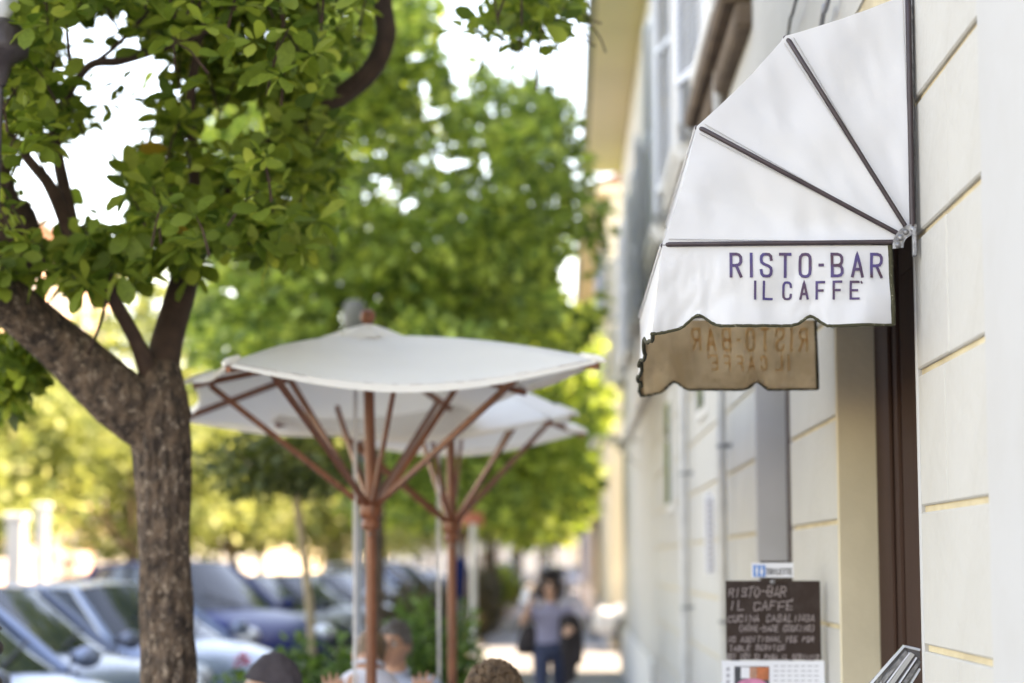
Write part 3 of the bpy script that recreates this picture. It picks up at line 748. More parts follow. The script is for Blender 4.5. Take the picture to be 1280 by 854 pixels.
# ================================================================ PARASOLS
def parasol(name, label, cx, cy, hw, hd, rot, tipz, crown, hubz, lean, scl=1, group='square market parasols over the cafe tables'):
    t = thing(name, label, 'parasol', (cx, cy, 0), group)
    c, s = cos(radians(rot)), sin(radians(rot))
    loc = [(-1, -1), (0, -1), (1, -1), (1, 0), (1, 1), (0, 1), (-1, 1), (-1, 0)]
    tipsU = []
    for k, (u, v) in enumerate(loc):
        f = 1.0 if (u and v) else 1.03
        x, y = u*hw*f, v*hd*f
        tipsU.append(Vector((cx-.05*scl+x*c-y*s+lean*(tipz[k]-1.9)*0, cy+x*s+y*c, tipz[k])))
    top = Vector((cx+crown[0], cy, crown[1])); hub = Vector((cx+crown[0]*.3, cy, hubz))
    b = MB()
    EDG = [(0, 2, .05, .085), (2, 3, .03, .01), (3, 4, .07, .02), (4, 6, .06, .085), (6, 7, .075, .02), (7, 0, .02, .005)]
    for (k0, k1, ci, cs_) in EDG:
        a, d = tipsU[k0], tipsU[k1]
        def fn(u, v, a=a, d=d, ci=ci, cs_=cs_):
            e = a.lerp(d, v); mid = (a+d)/2
            inn = Vector((top.x, top.y, 0))-Vector((e.x, e.y, 0))
            e = e+inn.normalized()*(ci*sin(pi*v))*u+Vector((0, 0, -cs_*sin(pi*v)*u))
            p = top.lerp(e, u); 
            p.z += .03*sin(pi*u)*(1-.6*sin(pi*v))-.012*sin(pi*v)*sin(pi*u)+mnoise.noise(p*3)*.006*u
            return p
        b.grid(fn, 18, 16)
    can = obj('canopy', b, 'umb', t, weld=True)
    # rolled hem hanging from the edge
    b = MB()
    for (k0, k1, ci, cs_) in EDG:
        a, d = tipsU[k0], tipsU[k1]
        def ed(v, dz, a=a, d=d, ci=ci, cs_=cs_):
            e = a.lerp(d, v); inn = Vector((top.x, top.y, 0))-Vector((e.x, e.y, 0))
            return e+inn.normalized()*(ci*sin(pi*v))+Vector((0, 0, -cs_*sin(pi*v)-dz+mnoise.noise(e)*.006))
        b.grid(lambda u, v: ed(v, u*.030*(.5+.5*sin(pi*v))), 2, 28)
    obj('hem', b, 'umb', can)
    # vent cap: ruffled cloth collar at the crown
    b = MB()
    def vent(u, v):
        a = 2*pi*v; r = .015+u*.17; rr = r*(1+.25*cos(4*a+1.0)*u+.08*sin(9*a)*u)
        return top+Vector((rr*cos(a)*1.0, rr*sin(a), .050-.080*u**1.2+.014*sin(5*a)*u+.012*sin(3*a)*u))
    b.grid(vent, 8, 48); obj('vent_cap', b, 'umb', can, weld=True)
    # pockets at rib ends
    for k in (0, 2, 3, 4, 6, 7):
        d = (top-tipsU[k]).normalized(); p = tipsU[k]
        b = MB(); b.tube([p-d*.035+Vector((0, 0, -.004)), p+d*.0, p+d*.09+Vector((0, 0, .008))], [.008, .017, .012], 8); obj('rib_pocket', b, 'umb', can)
    # rafters and struts
    for k in range(8):
        p = tipsU[k]
        dz = Vector((0, 0, -.030)); d = (top-p)
        b = MB(); a0 = p+dz*.9; a1 = top.lerp(p, .06)+Vector((0, 0, -.06)); q = (a1-a0).normalized(); side = q.cross(Vector((0, 0, 1))).normalized(); upv = side.cross(q)
        m3 = Matrix((q, side, upv)).transposed(); b.obox((a0+a1)/2, ((a1-a0).length, .018, .026), m3); 
        if k not in (1, 5): obj('rafter', b, 'wood', t)
        f = {0: .75, 1: .92, 2: .74, 3: .6, 4: .72, 5: .92, 6: .38, 7: .90}[k]
        m0 = top.lerp(p, f)+Vector((0, 0, -.045))
        if k in (1, 5): m0 = top.lerp((tipsU[k-1]+tipsU[(k+1) % 8])/2+Vector((0, 0, -.11)), .62)+Vector((0, 0, -.03))
        an = math.atan2(p.y-cy, p.x-cx)
        h0 = hub+Vector((cos(an)*.035, sin(an)*.035, .01)); q = (m0-h0).normalized(); side = q.cross(Vector((0, 0, 1))).normalized(); upv = side.cross(q)
        m3 = Matrix((q, side, upv)).transposed(); b = MB(); b.obox((m0+h0)/2, ((m0-h0).length, .017, .024), m3); obj('strut', b, 'wood', t)
    b = MB(); bot = Vector((cx-crown[0]*.25, cy, .05)); b.tube([bot, hub, top+Vector((0, 0, .03))], [.0235, .0235, .0235], 16); obj('pole', b, 'wood', t)
    b = MB(); b.lathe(hub+Vector((0, 0, -.095)), [(.024, 0), (.036, .002), (.041, .012), (.041, .035), (.034, .042), (.034, .048), (.046, .054), (.050, .068), (.050, .105), (.046, .118), (.028, .122)], 24); sl_ = obj('slider_hub', b, 'wood', t)
    b = MB(); b.lathe(hub+Vector((0, -.045, -.115)), [(0, -.008), (.005, -.006), (.006, .0), (.006, .02)], 8, axis='Y'); obj('pin', b, 'steel', sl_)
    b = MB(); b.lathe(top+Vector((0, 0, .045)), [(.012, 0), (.020, .006), (.030, .022), (.034, .040), (.028, .060), (.014, .070), (0, .072)], 18); obj('finial', b, 'wood', t)
    b = MB(); b.lathe((bot.x, bot.y, 0), [(0, .11), (.03, .11), (.035, .05), (.26, .045), (.28, .03), (.28, 0)], 28); obj('base', b, 'iron', t)
    # pull cords
    b = MB(); cpt = top+Vector((-.045, -.03, -.12)); b.tube([cpt, Vector((hub.x-.062, hub.y-.045, hub.z)), Vector((hub.x-.055, hub.y-.045, .9))], .0045, 6); obj('pull_cord', b, 'cord', t)
    b = MB(); b.tube([cpt+Vector((-.008, 0, 0)), Vector((hub.x-.075, hub.y-.02, hub.z)), Vector((hub.x-.065, hub.y-.03, 1.1))], .003, 6); obj('pull_cord', b, 'cord', t)
    return t
c1 = P(466, 700, 8.5)
parasol('parasol', 'nearer white parasol with red brown wooden struts, its crown knob in full view', c1.x, 8.5, .715, 1.17, 16,
        [2.415, 2.30, 2.462, 2.455, 2.43, 2.42, 2.38, 2.455], (-.03, 2.665), 1.915, 0)
c2 = P(566, 700, 10.3)
parasol('parasol', 'farther white parasol partly hidden behind the nearer one', c2.x, 10.3, .66, 1.0, -5,
        [2.36, 2.30, 2.36, 2.46, 2.43, 2.42, 2.37, 2.42], (-.02, 2.68), 1.88, 0)
# ================================================================ TREES
import numpy as np
LEAF = dict(v=np.array([(0, 0, 0), (.26, 0, -.01), (.55, 0, -.02), (.82, 0, -.05), (1, 0, -.10),
                        (.22, .16, .03), (.55, .29, .04), (.85, .20, -.03), (.22, -.16, .03), (.55, -.29, .04), (.85, -.20, -.03)]),
            f=[(0, 1, 5), (1, 2, 6, 5), (2, 3, 7, 6), (3, 4, 7), (0, 8, 1), (8, 9, 2, 1), (9, 10, 3, 2), (10, 4, 3)])
LEAF4 = dict(v=np.array([(0, 0, 0), (.5, .30, .06), (1, 0, -.06), (.5, -.30, .06)]), f=[(0, 2, 1), (0, 3, 2)])
def leaf_cloud(name, pos, dirs, size, rng, m, parent, tpl=LEAF4, up=None, **props):
    pos = np.asarray(pos, float); n = len(pos); d = np.asarray(dirs, float); d /= np.linalg.norm(d, axis=1)[:, None]+1e-9
    u = rng.normal(size=(n, 3))*.55+np.array([0, 0, 1.0]) if up is None else up
    s = np.cross(u, d); s /= np.linalg.norm(s, axis=1)[:, None]+1e-9; w = np.cross(d, s)
    sz = np.broadcast_to(size, (n,)).reshape(n, 1, 1)
    t = tpl['v']; V = pos[:, None, :]+sz*(t[None, :, 0:1]*d[:, None, :]+t[None, :, 1:2]*s[:, None, :]+t[None, :, 2:3]*w[:, None, :])
    off = np.array(root_loc(parent)) if parent is not None else np.zeros(3)
    V = (V-off).reshape(-1, 3); k = len(t)
    loops = []; starts = []; tot = []; c = 0
    for f in tpl['f']: starts.append(c); tot.append(len(f)); loops += list(f); c += len(f)
    loops = np.array(loops); L = (loops[None, :]+(np.arange(n)*k)[:, None]).reshape(-1)
    ST = (np.array(starts)[None, :]+(np.arange(n)*c)[:, None]).reshape(-1)
    TT = np.tile(np.array(tot), n)
    me = bpy.data.meshes.new(name); me.vertices.add(len(V)); me.vertices.foreach_set('co', V.astype(np.float32).reshape(-1))
    me.loops.add(len(L)); me.loops.foreach_set('vertex_index', L.astype(np.int32))
    me.polygons.add(len(ST)); me.polygons.foreach_set('loop_start', ST.astype(np.int32))
    me.polygons.foreach_set('loop_total', TT.astype(np.int32))
    me.update(calc_edges=True); me.materials.append(M[m])
    if tpl is LEAF: me.polygons.foreach_set('use_smooth', [True]*len(ST))
    o = bpy.data.objects.new(name, me); COL.objects.link(o)
    if parent is not None: o.parent = parent
    for a, v in props.items(): o[a] = v
    return o
def inpoly(x, y, poly):
    c = False; j = len(poly)-1
    for i in range(len(poly)):
        if (poly[i][1] > y) != (poly[j][1] > y) and x < (poly[j][0]-poly[i][0])*(y-poly[i][1])/(poly[j][1]-poly[i][1])+poly[i][0]: c = not c
        j = i
    return c
def lerp_px(pts, x):
    for i in range(len(pts)-1):
        if pts[i][0] <= x <= pts[i+1][0]: return pts[i][1]+(x-pts[i][0])/(pts[i+1][0]-pts[i][0])*(pts[i+1][1]-pts[i][1])
    return pts[0][1] if x < pts[0][0] else pts[-1][1]
rng = np.random.default_rng(4)
# ---- the big near tree on the left
T1 = thing('tree', 'big near tree with thick forked trunk and broad leaves filling the upper left', 'tree', (P(208, 854, 7.5).x, 7.5, 0), 'street trees along the pavement')
Y1 = 7.5
def limb(pts, rads, m='bark', seg=22, name='limb', nz=.10, sub=8, par=T1):
    q = spline([P(*p) for p in pts], sub); b = MB(); b.tube(q, lerps(rads, sub), seg, nz=nz, nf=9); return obj(name, b, m, par)
base = P(210, 854, 7.5)
b = MB()
tr = [Vector((base.x+.02, 7.5, -.05)), Vector((base.x+.01, 7.5, .5)), P(211, 900, 7.5), P(209, 780, 7.5), P(206, 700, 7.5), P(205, 620, 7.5), P(203, 565, 7.5), P(199, 520, 7.5), P(200, 488, 7.5), P(203, 455, 7.52)]
rr = [.19, .125, .102, .098, .095, .098, .106, .118, .098, .062]
q = spline(tr, 14); b.tube(q, lerps(rr, 14), 64, nz=.16, nf=16); obj('trunk', b, 'bark', T1)
limb([(192, 545, 7.5), (150, 500, 7.45), (85, 440, 7.35), (20, 385, 7.2), (-60, 330, 7.0), (-160, 250, 6.8)], [.085, .118, .098, .088, .08, .06], seg=40, nz=.08)
limb([(200, 500, 7.5), (206, 440, 7.55), (222, 380, 7.6), (244, 310, 7.65), (280, 250, 7.8), (335, 190, 8.0), (415, 128, 8.15), (462, 90, 8.2), (482, 45, 8.2), (480, -10, 8.2), (520, -90, 8.2)], [.07, .064, .058, .054, .05, .046, .044, .044, .044, .042, .035], m='bark_dark', seg=20, nz=.05)
limb([(192, 480, 7.5), (172, 430, 7.4), (148, 385, 7.3), (120, 330, 7.2), (95, 285, 7.15)], [.045, .030, .026, .028, .03], m='bark_dark', seg=14, nz=.05)
limb([(-40, 330, 7.2), (10, 270, 7.2), (40, 330, 7.2)], [.07, .09, .05], m='bark_dark', seg=14)
limb([(30, 345, 7.2), (10, 280, 7.15), (-15, 200, 7.1), (-60, 80, 7.0)], [.07, .07, .06, .05], m='bark_dark', seg=14)
limb([(98, 330, 7.2), (84, 282, 7.2), (62, 232, 7.1), (40, 205, 7.05), (5, 160, 7.0)], [.035, .030, .024, .020, .015], m='bark_dark', seg=10, nz=.03)
limb([(96, 310, 7.2), (88, 270, 7.2), (76, 215, 7.2), (68, 170, 7.25), (60, 110, 7.3), (75, 20, 7.4)], [.030, .026, .024, .020, .018, .015], m='bark_dark', seg=10, nz=.03)
limb([(72, 140, 7.3), (110, 84, 7.3), (150, 76, 7.3), (205, 58, 7.4), (270, 30, 7.5), (330, -30, 7.6)], [.018, .016, .018, .020, .018, .014], m='bark_dark', seg=10, nz=.03)
limb([(110, 84, 7.3), (140, 62, 7.3), (180, 20, 7.2), (210, -30, 7.1)], [.010, .009, .009, .007], m='bark_dark', seg=8, nz=.03)
limb([(244, 310, 7.65), (262, 285, 7.5), (330, 300, 7.4), (375, 292, 7.3)], [.04, .045, .03, .02], m='bark_dark', seg=12, nz=.04)
limb([(102, 460, 7.4), (118, 425, 7.2), (128, 395, 7.1), (140, 340, 7.0)], [.008, .007, .006, .005], m='bark_dark', seg=6, nz=.02)
limb([(245, 300, 7.6), (243, 220, 7.6), (238, 130, 7.6), (250, 40, 7.6), (262, -60, 7.7)], [.035, .022, .020, .018, .015], m='bark_dark', seg=8, nz=.02)
low = [(-50, 400), (0, 350), (40, 352), (70, 372), (100, 362), (150, 352), (190, 345), (205, 330), (240, 345), (258, 315), (320, 322), (375, 340), (405, 300), (418, 230), (428, 150), (440, 105), (470, 60), (500, 30), (540, 10), (570, 10), (600, 40), (625, 45), (680, 60), (720, 25), (745, -20)]
gaps = [(160, 72, 48, 24), (130, 100, 42, 22), (105, 52, 30, 22), (185, 100, 38, 18), (150, 150, 34, 32), (168, 185, 30, 18), (105, 212, 38, 34), (128, 250, 26, 30), (60, 258, 32, 28), (40, 240, 22, 22), (60, 282, 24, 18), (302, 148, 14, 26), (268, 175, 12, 20), (515, 30, 62, 60), (560, 20, 40, 50), (620, 12, 18, 9), (680, 20, 10, 8), (115, 40, 20, 18), (150, 20, 16, 8)]
clP, clD, clS = [], [], []
def whorl(c, ax, n, s, droop):
    ax = Vector(ax).normalized(); a = ax.orthogonal().normalized(); bb = ax.cross(a); o = random.random()*6
    for k in range(n):
        an = o+2*pi*k/n+random.uniform(-.3, .3); d = a*cos(an)+bb*sin(an)+ax*random.uniform(.1, .7)+Vector((0, 0, -droop*random.uniform(.3, 1.2)))
        clP.append(tuple(c+d*.01)); clD.append(tuple(d)); clS.append(s*random.uniform(.55, 1.15))
random.seed(21)
cnt = 0; tries = 0
twigs = MB()
while cnt < 3500 and tries < 120000:
    tries += 1
    # crown ellipsoid; its skin holds more leaves than its middle
    th = random.random()*2*pi; z = random.uniform(-1, 1); r = random.random()**.45
    c = Vector((-1.7+2.6*r*sqrt(1-z*z)*cos(th), 7.75+1.75*r*sqrt(1-z*z)*sin(th), 4.15+1.75*r*z))
    if mnoise.noise(c*1.5+Vector((3, 1, 7))) < -.22: continue
    px, py = proj(c)
    if (py < -70 or px < -80) and random.random() < .86: continue
    if px > -60 and px < 760:
        if py > lerp_px(low, px)-12+14*mnoise.noise(c*3): continue
        bad = False
        for (gx, gy, gw, gh_) in gaps:
            if ((px-gx)/(gw+13))**2+((py-gy)/(gh_+13))**2 < 1+.75*mnoise.noise(c*6): bad = True; break
        if bad and random.random() < .975: continue
        if px > 500 and px < 590: continue
        if c.y < 8.4 and any((px-a_)**2+(py-b_)**2 < 30**2 for a_, b_ in ((488, 0), (484, 30), (475, 62), (456, 92), (436, 116))): continue
        if px > 590 and (px > 715 or py > 50 or random.random() < .3): continue
    elif px >= 760: continue
    whorl(c, (random.uniform(-.6, .6), random.uniform(-.8, .3), random.uniform(.1, 1)), random.randint(4, 7), random.uniform(.075, .115), .45); cnt += 1
# the dark tufts under the left limb and the fringe of leaves hanging in front of the fork
for (px, py, Y) in [(random.uniform(-10, 85)*(1 if k % 3 else .7), random.uniform(400, 520), random.uniform(7.6, 8.6)) for k in range(190)]:
    if py > 520-.9*px or (py < 450 and px > 60): continue
    whorl(P(px, py, Y), (random.uniform(-.6, .6), -.3, .3), 5, .10, .7)
for k in range(120):
    px = random.uniform(-20, 420); py = lerp_px(low, px)-random.uniform(2, 62); Y = random.uniform(6.9, 7.7)
    if py < 290 and px < 150: continue
    whorl(P(px, py, Y), (random.uniform(-.5, .5), -.7, random.uniform(0, .6)), random.randint(4, 6), random.uniform(.10, .13), .7)
for k in range(60):   # small trailing tuft over the middle of the street at the top
    px = random.gauss(655, 32); py = random.gauss(8, 22)
    if py > 58: continue
    whorl(P(px, py, random.uniform(7.3, 8.4)), (random.uniform(-.6, .6), -.4, .4), 5, .10, .5)
cp = np.array(clP); cd = np.array(clD); cs = np.array(clS)
sc_px = []
for i in range(len(cp)):
    px, py = proj(cp[i]); inside = 0 < px < 1280 and 0 < py < 854
    sc_px.append((cs[i]/cp[i][1]) if inside else -1)
order = np.argsort(-np.array(sc_px)); big = order[:300]; rest = order[300:]
rb = rest[::5]; rest = np.array([q for k_, q in enumerate(rest) if k_ % 5])
leaf_cloud('crown', cp[rest], cd[rest], cs[rest], rng, 'leaf_near', T1, LEAF, kind='stuff')
leaf_cloud('young_leaves', cp[rb], cd[rb], cs[rb]*.85, rng, 'leaf_bright', T1, LEAF, kind='stuff')
lm = bpy.data.meshes.new('leaf'); lm.from_pydata([tuple(v) for v in LEAF['v']], [], LEAF['f']); lm.materials.append(M['leaf_near']); lm.polygons.foreach_set('use_smooth', [True]*8)
lb = lm.copy(); lb.materials.clear(); lb.materials.append(M['leaf_bright'])
ly = lm.copy(); ly.materials.clear(); ly.materials.append(M['leaf_yellow'])
for j, i in enumerate(big):
    d = Vector(cd[i]).normalized(); up = Vector((random.gauss(0, .5), random.gauss(0, .5), 1)); s = up.cross(d).normalized(); w = d.cross(s)
    o = bpy.data.objects.new('leaf', ly if j in (17, 121, 203) else (lb if j % 5 == 2 else lm)); COL.objects.link(o); o.parent = T1
    mt = Matrix((d, s, w)).transposed().to_4x4(); mt.translation = Vector(cp[i])-T1.location
    o.matrix_local = mt @ Matrix.Diagonal((cs[i], cs[i], cs[i], 1))
# twigs that carry the whorls, thin real wood
b = MB()
for i in range(0, len(clP), 26):
    c = Vector(clP[i]); q = c+Vector((random.uniform(-.12, .12), random.uniform(.0, .2), -random.uniform(.10, .25))); px, py = proj(q)
    if py < 330 and not any(((px-g_[0])/g_[2])**2+((py-g_[1])/g_[3])**2 < 1.2 for g_ in gaps): b.tube([q, (q+c)/2+Vector((0, 0, .02)), c], [.005, .004, .002], 5)
obj('twigs', b, 'bark_dark', T1, kind='stuff')
# bare twigs crossing the sky by the roof
b = MB()
for (pa) in ([(700, 10), (725, 18), (748, 44), (757, 66)], [(712, 0), (735, 22), (752, 30)], [(700, 28), (722, 46), (745, 58)], [(715, 8), (722, 30), (738, 52)]):
    b.tube(spline([P(x, y, 8.0) for x, y in pa], 4), .0035, 5)
obj('twigs', b, 'bark_dark', T1, kind='stuff')

# ---- generic street trees
def clumps_leaves(poly, Yr, n, nclump, spread, size, seed, zjit=0, gapsx=(), hole=-.30, noise_s=.9, clampX=.75):
    """leaves in clumps inside an outline, spread through real depth"""
    r = random.Random(seed); P_, D_ = [], []
    xs = [p[0] for p in poly]; ys = [p[1] for p in poly]; C = []; g_ = 0
    while len(C) < nclump and g_ < 40000:
        g_ += 1; x, y = r.uniform(min(xs), max(xs)), r.uniform(min(ys), max(ys))
        if not inpoly(x, y, poly): continue
        if any(((x-a)/c)**2+((y-b_)/d)**2 < 1 for a, b_, c, d in gapsx): continue
        Y = r.uniform(*Yr); c = P(x, y, Y)
        if c.x > clampX: continue
        C.append(c)
    for i in range(n):
        c = C[r.randrange(len(C))]; s = spread
        v = Vector((r.gauss(0, s), r.gauss(0, s), r.gauss(0, s*.7)))
        q = c+v
        if q.x > clampX: continue
        x, y = proj(q)
        if not inpoly(x+22*mnoise.noise(q*2)+9*mnoise.noise(q*7), y+22*mnoise.noise(q*2.3+Vector((9, 0, 0)))+9*mnoise.noise(q*6), poly): continue
        if mnoise.noise(q*noise_s+Vector((seed, 0, 0))) < hole: continue
        if gapsx:
            x, y = proj(q)
            if any(((x-a)/c_)**2+((y-b_)/d)**2 < .8+.9*mnoise.noise(q*3) for a, b_, c_, d in gapsx) : continue
        P_.append(tuple(q)); D_.append((v.x+r.gauss(0, s*.8), v.y+r.gauss(0, s*.8), v.z+r.gauss(0, s*.6)-s*.3))
    return P_, D_
def street_tree(label, x, y, r0, fork, pts_limbs, mk, crown, size, seed, m='leaf_mid', group='street trees along the pavement', bark='bark', cat='tree', lean=0):
    t = thing('tree', label, cat, (x, y, 0), group)
    b = MB(); q = spline([(x, y, -.05), (x+lean*.3, y, fork*.35), (x+lean*.6, y+.02, fork*.7), (x+lean, y, fork)], 8)
    b.tube(q, lerps([r0*1.5, r0, r0*.92, r0*.95], 8), 24, nz=.12, nf=12); obj('trunk', b, bark, t)
    for pl in pts_limbs:
        b = MB(); qq = [Vector((x+lean, y, fork-.15))]+[Vector(p) for p in pl]; n_ = len(qq)
        b.tube(spline(qq, 5), lerps([r0*.7*(1-.75*i/(n_-1)) for i in range(n_)], 5), 10, nz=.06); obj('limb', b, bark, t)
    rg = np.random.default_rng(seed); leaf_cloud('crown', crown[0], crown[1], size*(.7+.6*rg.random(len(crown[0]))), rg, m, t, kind='stuff')
    return t
# second pavement tree, whose crown fills the middle
pA = [(236, 470), (230, 330), (250, 150), (330, 60), (430, -40), (505, -60), (540, -20), (548, 40), (552, 95), (562, 118), (585, 112), (612, 82), (640, 104), (662, 88), (684, 118), (706, 120), (716, 165), (738, 190), (736, 225), (756, 262), (752, 300), (758, 330), (742, 362), (748, 395), (722, 432), (640, 455), (560, 462), (480, 458), (380, 468), (300, 455)]
gA = [(345, 395, 7, 6), (292, 365, 8, 9), (620, 350, 7, 7), (650, 412, 9, 7), (586, 330, 5, 8), (432, 395, 14, 9), (690, 250, 8, 8), (668, 205, 7, 6), (590, 285, 7, 6), (398, 215, 9, 7), (378, 300, 6, 7), (570, 400, 6, 6), (500, 320, 8, 7), (640, 300, 6, 5), (715, 200, 8, 9), (735, 250, 8, 12),(722, 345, 34, 44), (700, 300, 16, 12), (455, 110, 9, 12), (478, 160, 12, 10), (470, 188, 12, 10), (520, 200, 9, 9), (505, 172, 8, 7), (548, 180, 12, 30), (540, 140, 13, 16), (528, 108, 14, 16), (512, 70, 12, 14), (490, 235, 8, 7), (430, 170, 7, 7), (560, 205, 14, 14), (480, 235, 18, 16), (515, 255, 20, 12), (455, 240, 8, 16), (610, 192, 10, 8), (632, 145, 9, 7), (600, 205, 12, 8), (580, 210, 9, 7), (608, 230, 8, 7)]
cr = clumps_leaves(pA, (16.5, 23.5), 42000, 230, .36, .15, 31, gapsx=gA, hole=-.12, noise_s=1.35)
street_tree('second pavement tree, its round green crown filling the middle above the parasols', -1.95, 20.5, .085, 3.1,
            [[(-1.6, 20.3, 4.2), (-1.1, 20.2, 5.3), (-.7, 20, 6.3)], [(-2.5, 20.4, 4.3), (-3.2, 20.3, 5.6), (-3.9, 20, 6.8)], [(-1.9, 21, 4.5), (-1.8, 21.6, 6.2), (-2.0, 21.8, 7.6)], [(-1.2, 19.6, 4.0), (-.4, 19.2, 4.9)]],
            None, cr, .16, 31, m='leaf_mid')
# third tree behind it
pB = [(430, 640), (440, 560), (520, 470), (560, 300), (640, 260), (720, 300), (740, 400), (745, 480), (775, 500), (778, 530), (752, 560), (738, 600), (740, 640), (700, 668), (640, 668), (600, 650), (520, 655)]
cr = clumps_leaves(pB, (29, 37), 42000, 160, .5, .2, 33, gapsx=[(722, 345, 30, 44), (752, 560, 16, 26)], hole=-.30, noise_s=.7)
street_tree('third pavement tree with dark trunk beyond the farther parasol', -1.9, 36, .15, 3.0, [[(-1.2, 35.8, 4.6), (-.6, 35.5, 6.2)], [(-2.6, 36, 4.6), (-3.4, 36, 6.5)], [(-1.9, 36.6, 5), (-1.7, 37, 8)]], None, cr, .2, 33, m='leaf_mid')
# a fourth, farther down, and a dark twiggy tuft by the wall
pC = [(560, 655), (570, 540), (640, 480), (720, 520), (735, 600), (736, 655), (690, 680), (600, 672)]
cr = clumps_leaves(pC, (50, 60), 22000, 90, .7, .28, 35, hole=-.3, noise_s=.6)
street_tree('fourth pavement tree, a bright low crown just left of the far facades', -2.05, 55, .17, 3.0, [[(-1.4, 55, 4.6), (-1, 55, 7)], [(-2.8, 55, 4.6), (-3.2, 55, 7)]], None, cr, .26, 35, m='leaf_sun')
# small young tree with pale twisted stem
cS = clumps_leaves([(258, 600), (262, 552), (330, 538), (450, 545), (462, 590), (430, 612), (395, 618), (345, 606), (290, 618)], (14.8, 17.2), 2600, 40, .15, .11, 41, hole=-.25, noise_s=2)
sx = P(386, 800, 16).x; fz = P(368, 618, 16).z
t = thing('tree', 'slim young tree with pale crooked stem left of the parasol poles', 'tree', (sx, 16, 0))
b = MB(); b.tube(spline([(sx, 16, -.05), P(388, 854, 16), P(389, 790, 16), P(383, 720, 16), P(377, 670, 16), P(369, 614, 16)], 7), lerps([.05, .038, .036, .033, .031, .034], 7), 14, nz=.15, nf=10); obj('trunk', b, 'bark_light', t)
for pl in ([(369, 618), (352, 600), (320, 585), (280, 560)], [(369, 618), (385, 598), (420, 580), (450, 560)], [(369, 618), (365, 590), (350, 560), (330, 500)], [(369, 618), (378, 590), (400, 540)]):
    b = MB(); b.tube(spline([P(x, y, 16) for x, y in pl], 5), lerps([.03, .022, .016, .01], 5) if len(pl) == 4 else lerps([.03, .02, .01], 5), 8, nz=.1); obj('limb', b, 'bark_light', t)
leaf_cloud('crown', cS[0], cS[1], .11, rng, 'leaf_dark', t, kind='stuff')

# ---- sunlit trees across the street and at the end
def round_crown(x, y, z0, z1, R, n, seed, spread=.5, clumps=46):
    r = random.Random(seed); C = []
    for i in range(clumps):
        th = r.random()*2*pi; u = r.uniform(-1, 1); rr = r.uniform(.55, 1)
        C.append(Vector((x+R*rr*sqrt(1-u*u)*cos(th), y+R*rr*sqrt(1-u*u)*sin(th), (z0+z1)/2+(z1-z0)/2*rr*u)))
    z0 -= 0
    P_, D_ = [], []
    for i in range(n):
        c = r.choice(C); v = Vector((r.gauss(0, spread), r.gauss(0, spread), r.gauss(0, spread*.6)))
        q = c+v
        if q.x > .7 and q.y > 35: continue
        P_.append(tuple(q)); D_.append((v.x+r.gauss(0, .4), v.y+r.gauss(0, .4), v.z-.2))
    return P_, D_
far = [(-12.9, 43, 2.5, 6.6, 2.7, 'round yellow green tree at the far left edge behind the white car roofs'),
       (-15.8, 52, 3.0, 8.0, 3.2, 'tall sunlit tree behind the leftmost yellow green tree'),
       (-10.3, 47, 2.6, 8.6, 2.9, 'bright lime tree just left of the big trunk at eye level'),
       (-8.6, 51, 2.5, 7.8, 2.7, 'bright lime tree just right of the big trunk at eye level'),
       (-14.2, 64, 2.8, 7.5, 3.2, 'paler sunlit tree beyond the lime trees left of the trunk'),
       (-7.4, 62, 2.6, 6.8, 2.6, 'sunlit tree behind the slim young tree'),
       (-12.6, 82, 2.8, 8, 3.4, 'distant pale tree seen between the trunk and the young tree'),
       (-8.8, 78, 2.8, 7.5, 3.0, 'distant yellow tree between the young tree and the parasol poles'),
       (-6.4, 96, 2.8, 8.5, 3.4, 'distant sunlit tree left of the second parasol pole'),
       (-10.5, 118, 3, 10, 4.6, 'far sunlit tree behind the distant yellow tree'),
       (-1.9, 84, 2.9, 9.5, 3.0, 'fifth pavement tree, low green crown above the far white cars'),
       (-4.4, 135, 3, 12, 4.5, 'tall far tree at the end of the street near the vanishing point'),
       (-.9, 190, 3.5, 14, 5.5, 'farthest green tree closing the street beside the facades')]
for i, (x, y, z0, z1, R, lab) in enumerate(far):
    if i < 10: z0 -= .9
    cr = round_crown(x, y, z0, z1, R, 7000, 60+i, spread=.45*R/2.6)
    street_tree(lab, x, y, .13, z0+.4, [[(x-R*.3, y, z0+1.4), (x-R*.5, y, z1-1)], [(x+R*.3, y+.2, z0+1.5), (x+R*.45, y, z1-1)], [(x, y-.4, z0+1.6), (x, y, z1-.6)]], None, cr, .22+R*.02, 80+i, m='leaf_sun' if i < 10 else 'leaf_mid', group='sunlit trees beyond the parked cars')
# ---- shrubs
def shrub(label, x, y, w, d, z0, z1, n, size, seed, m, group=None, cat='shrub', stems=9):
    t = thing('shrub', label, cat, (x, y, 0), group); r = random.Random(seed); P_, D_ = [], []
    C = [Vector((x+r.uniform(-w, w)*.8, y+r.uniform(-d, d)*.8, z0+(z1-z0)*(.25+.75*r.random()*(1-.3*abs(r.random()))))) for _ in range(40)]
    for i in range(n):
        c = r.choice(C); v = Vector((r.gauss(0, w*.22), r.gauss(0, d*.22), r.gauss(0, (z1-z0)*.12))); q = c+v
        if q.z < .05: q.z = .05
        P_.append(tuple(q)); D_.append((v.x*3+r.gauss(0, .3), v.y+r.gauss(0, .3), abs(r.gauss(.3, .3))))
    rg = np.random.default_rng(seed); leaf_cloud('foliage', P_, D_, size*(.7+.6*rg.random(n)), rg, m, t, kind='stuff')
    for k in range(stems):
        c = C[k]; b = MB(); b.tube([(x+r.uniform(-.08, .08), y+r.uniform(-.08, .08), -.02), ((x+c.x)/2, (y+c.y)/2, c.z*.6), tuple(c)], [.012, .009, .005], 6); obj('stem', b, 'bark_dark', t)
    return t
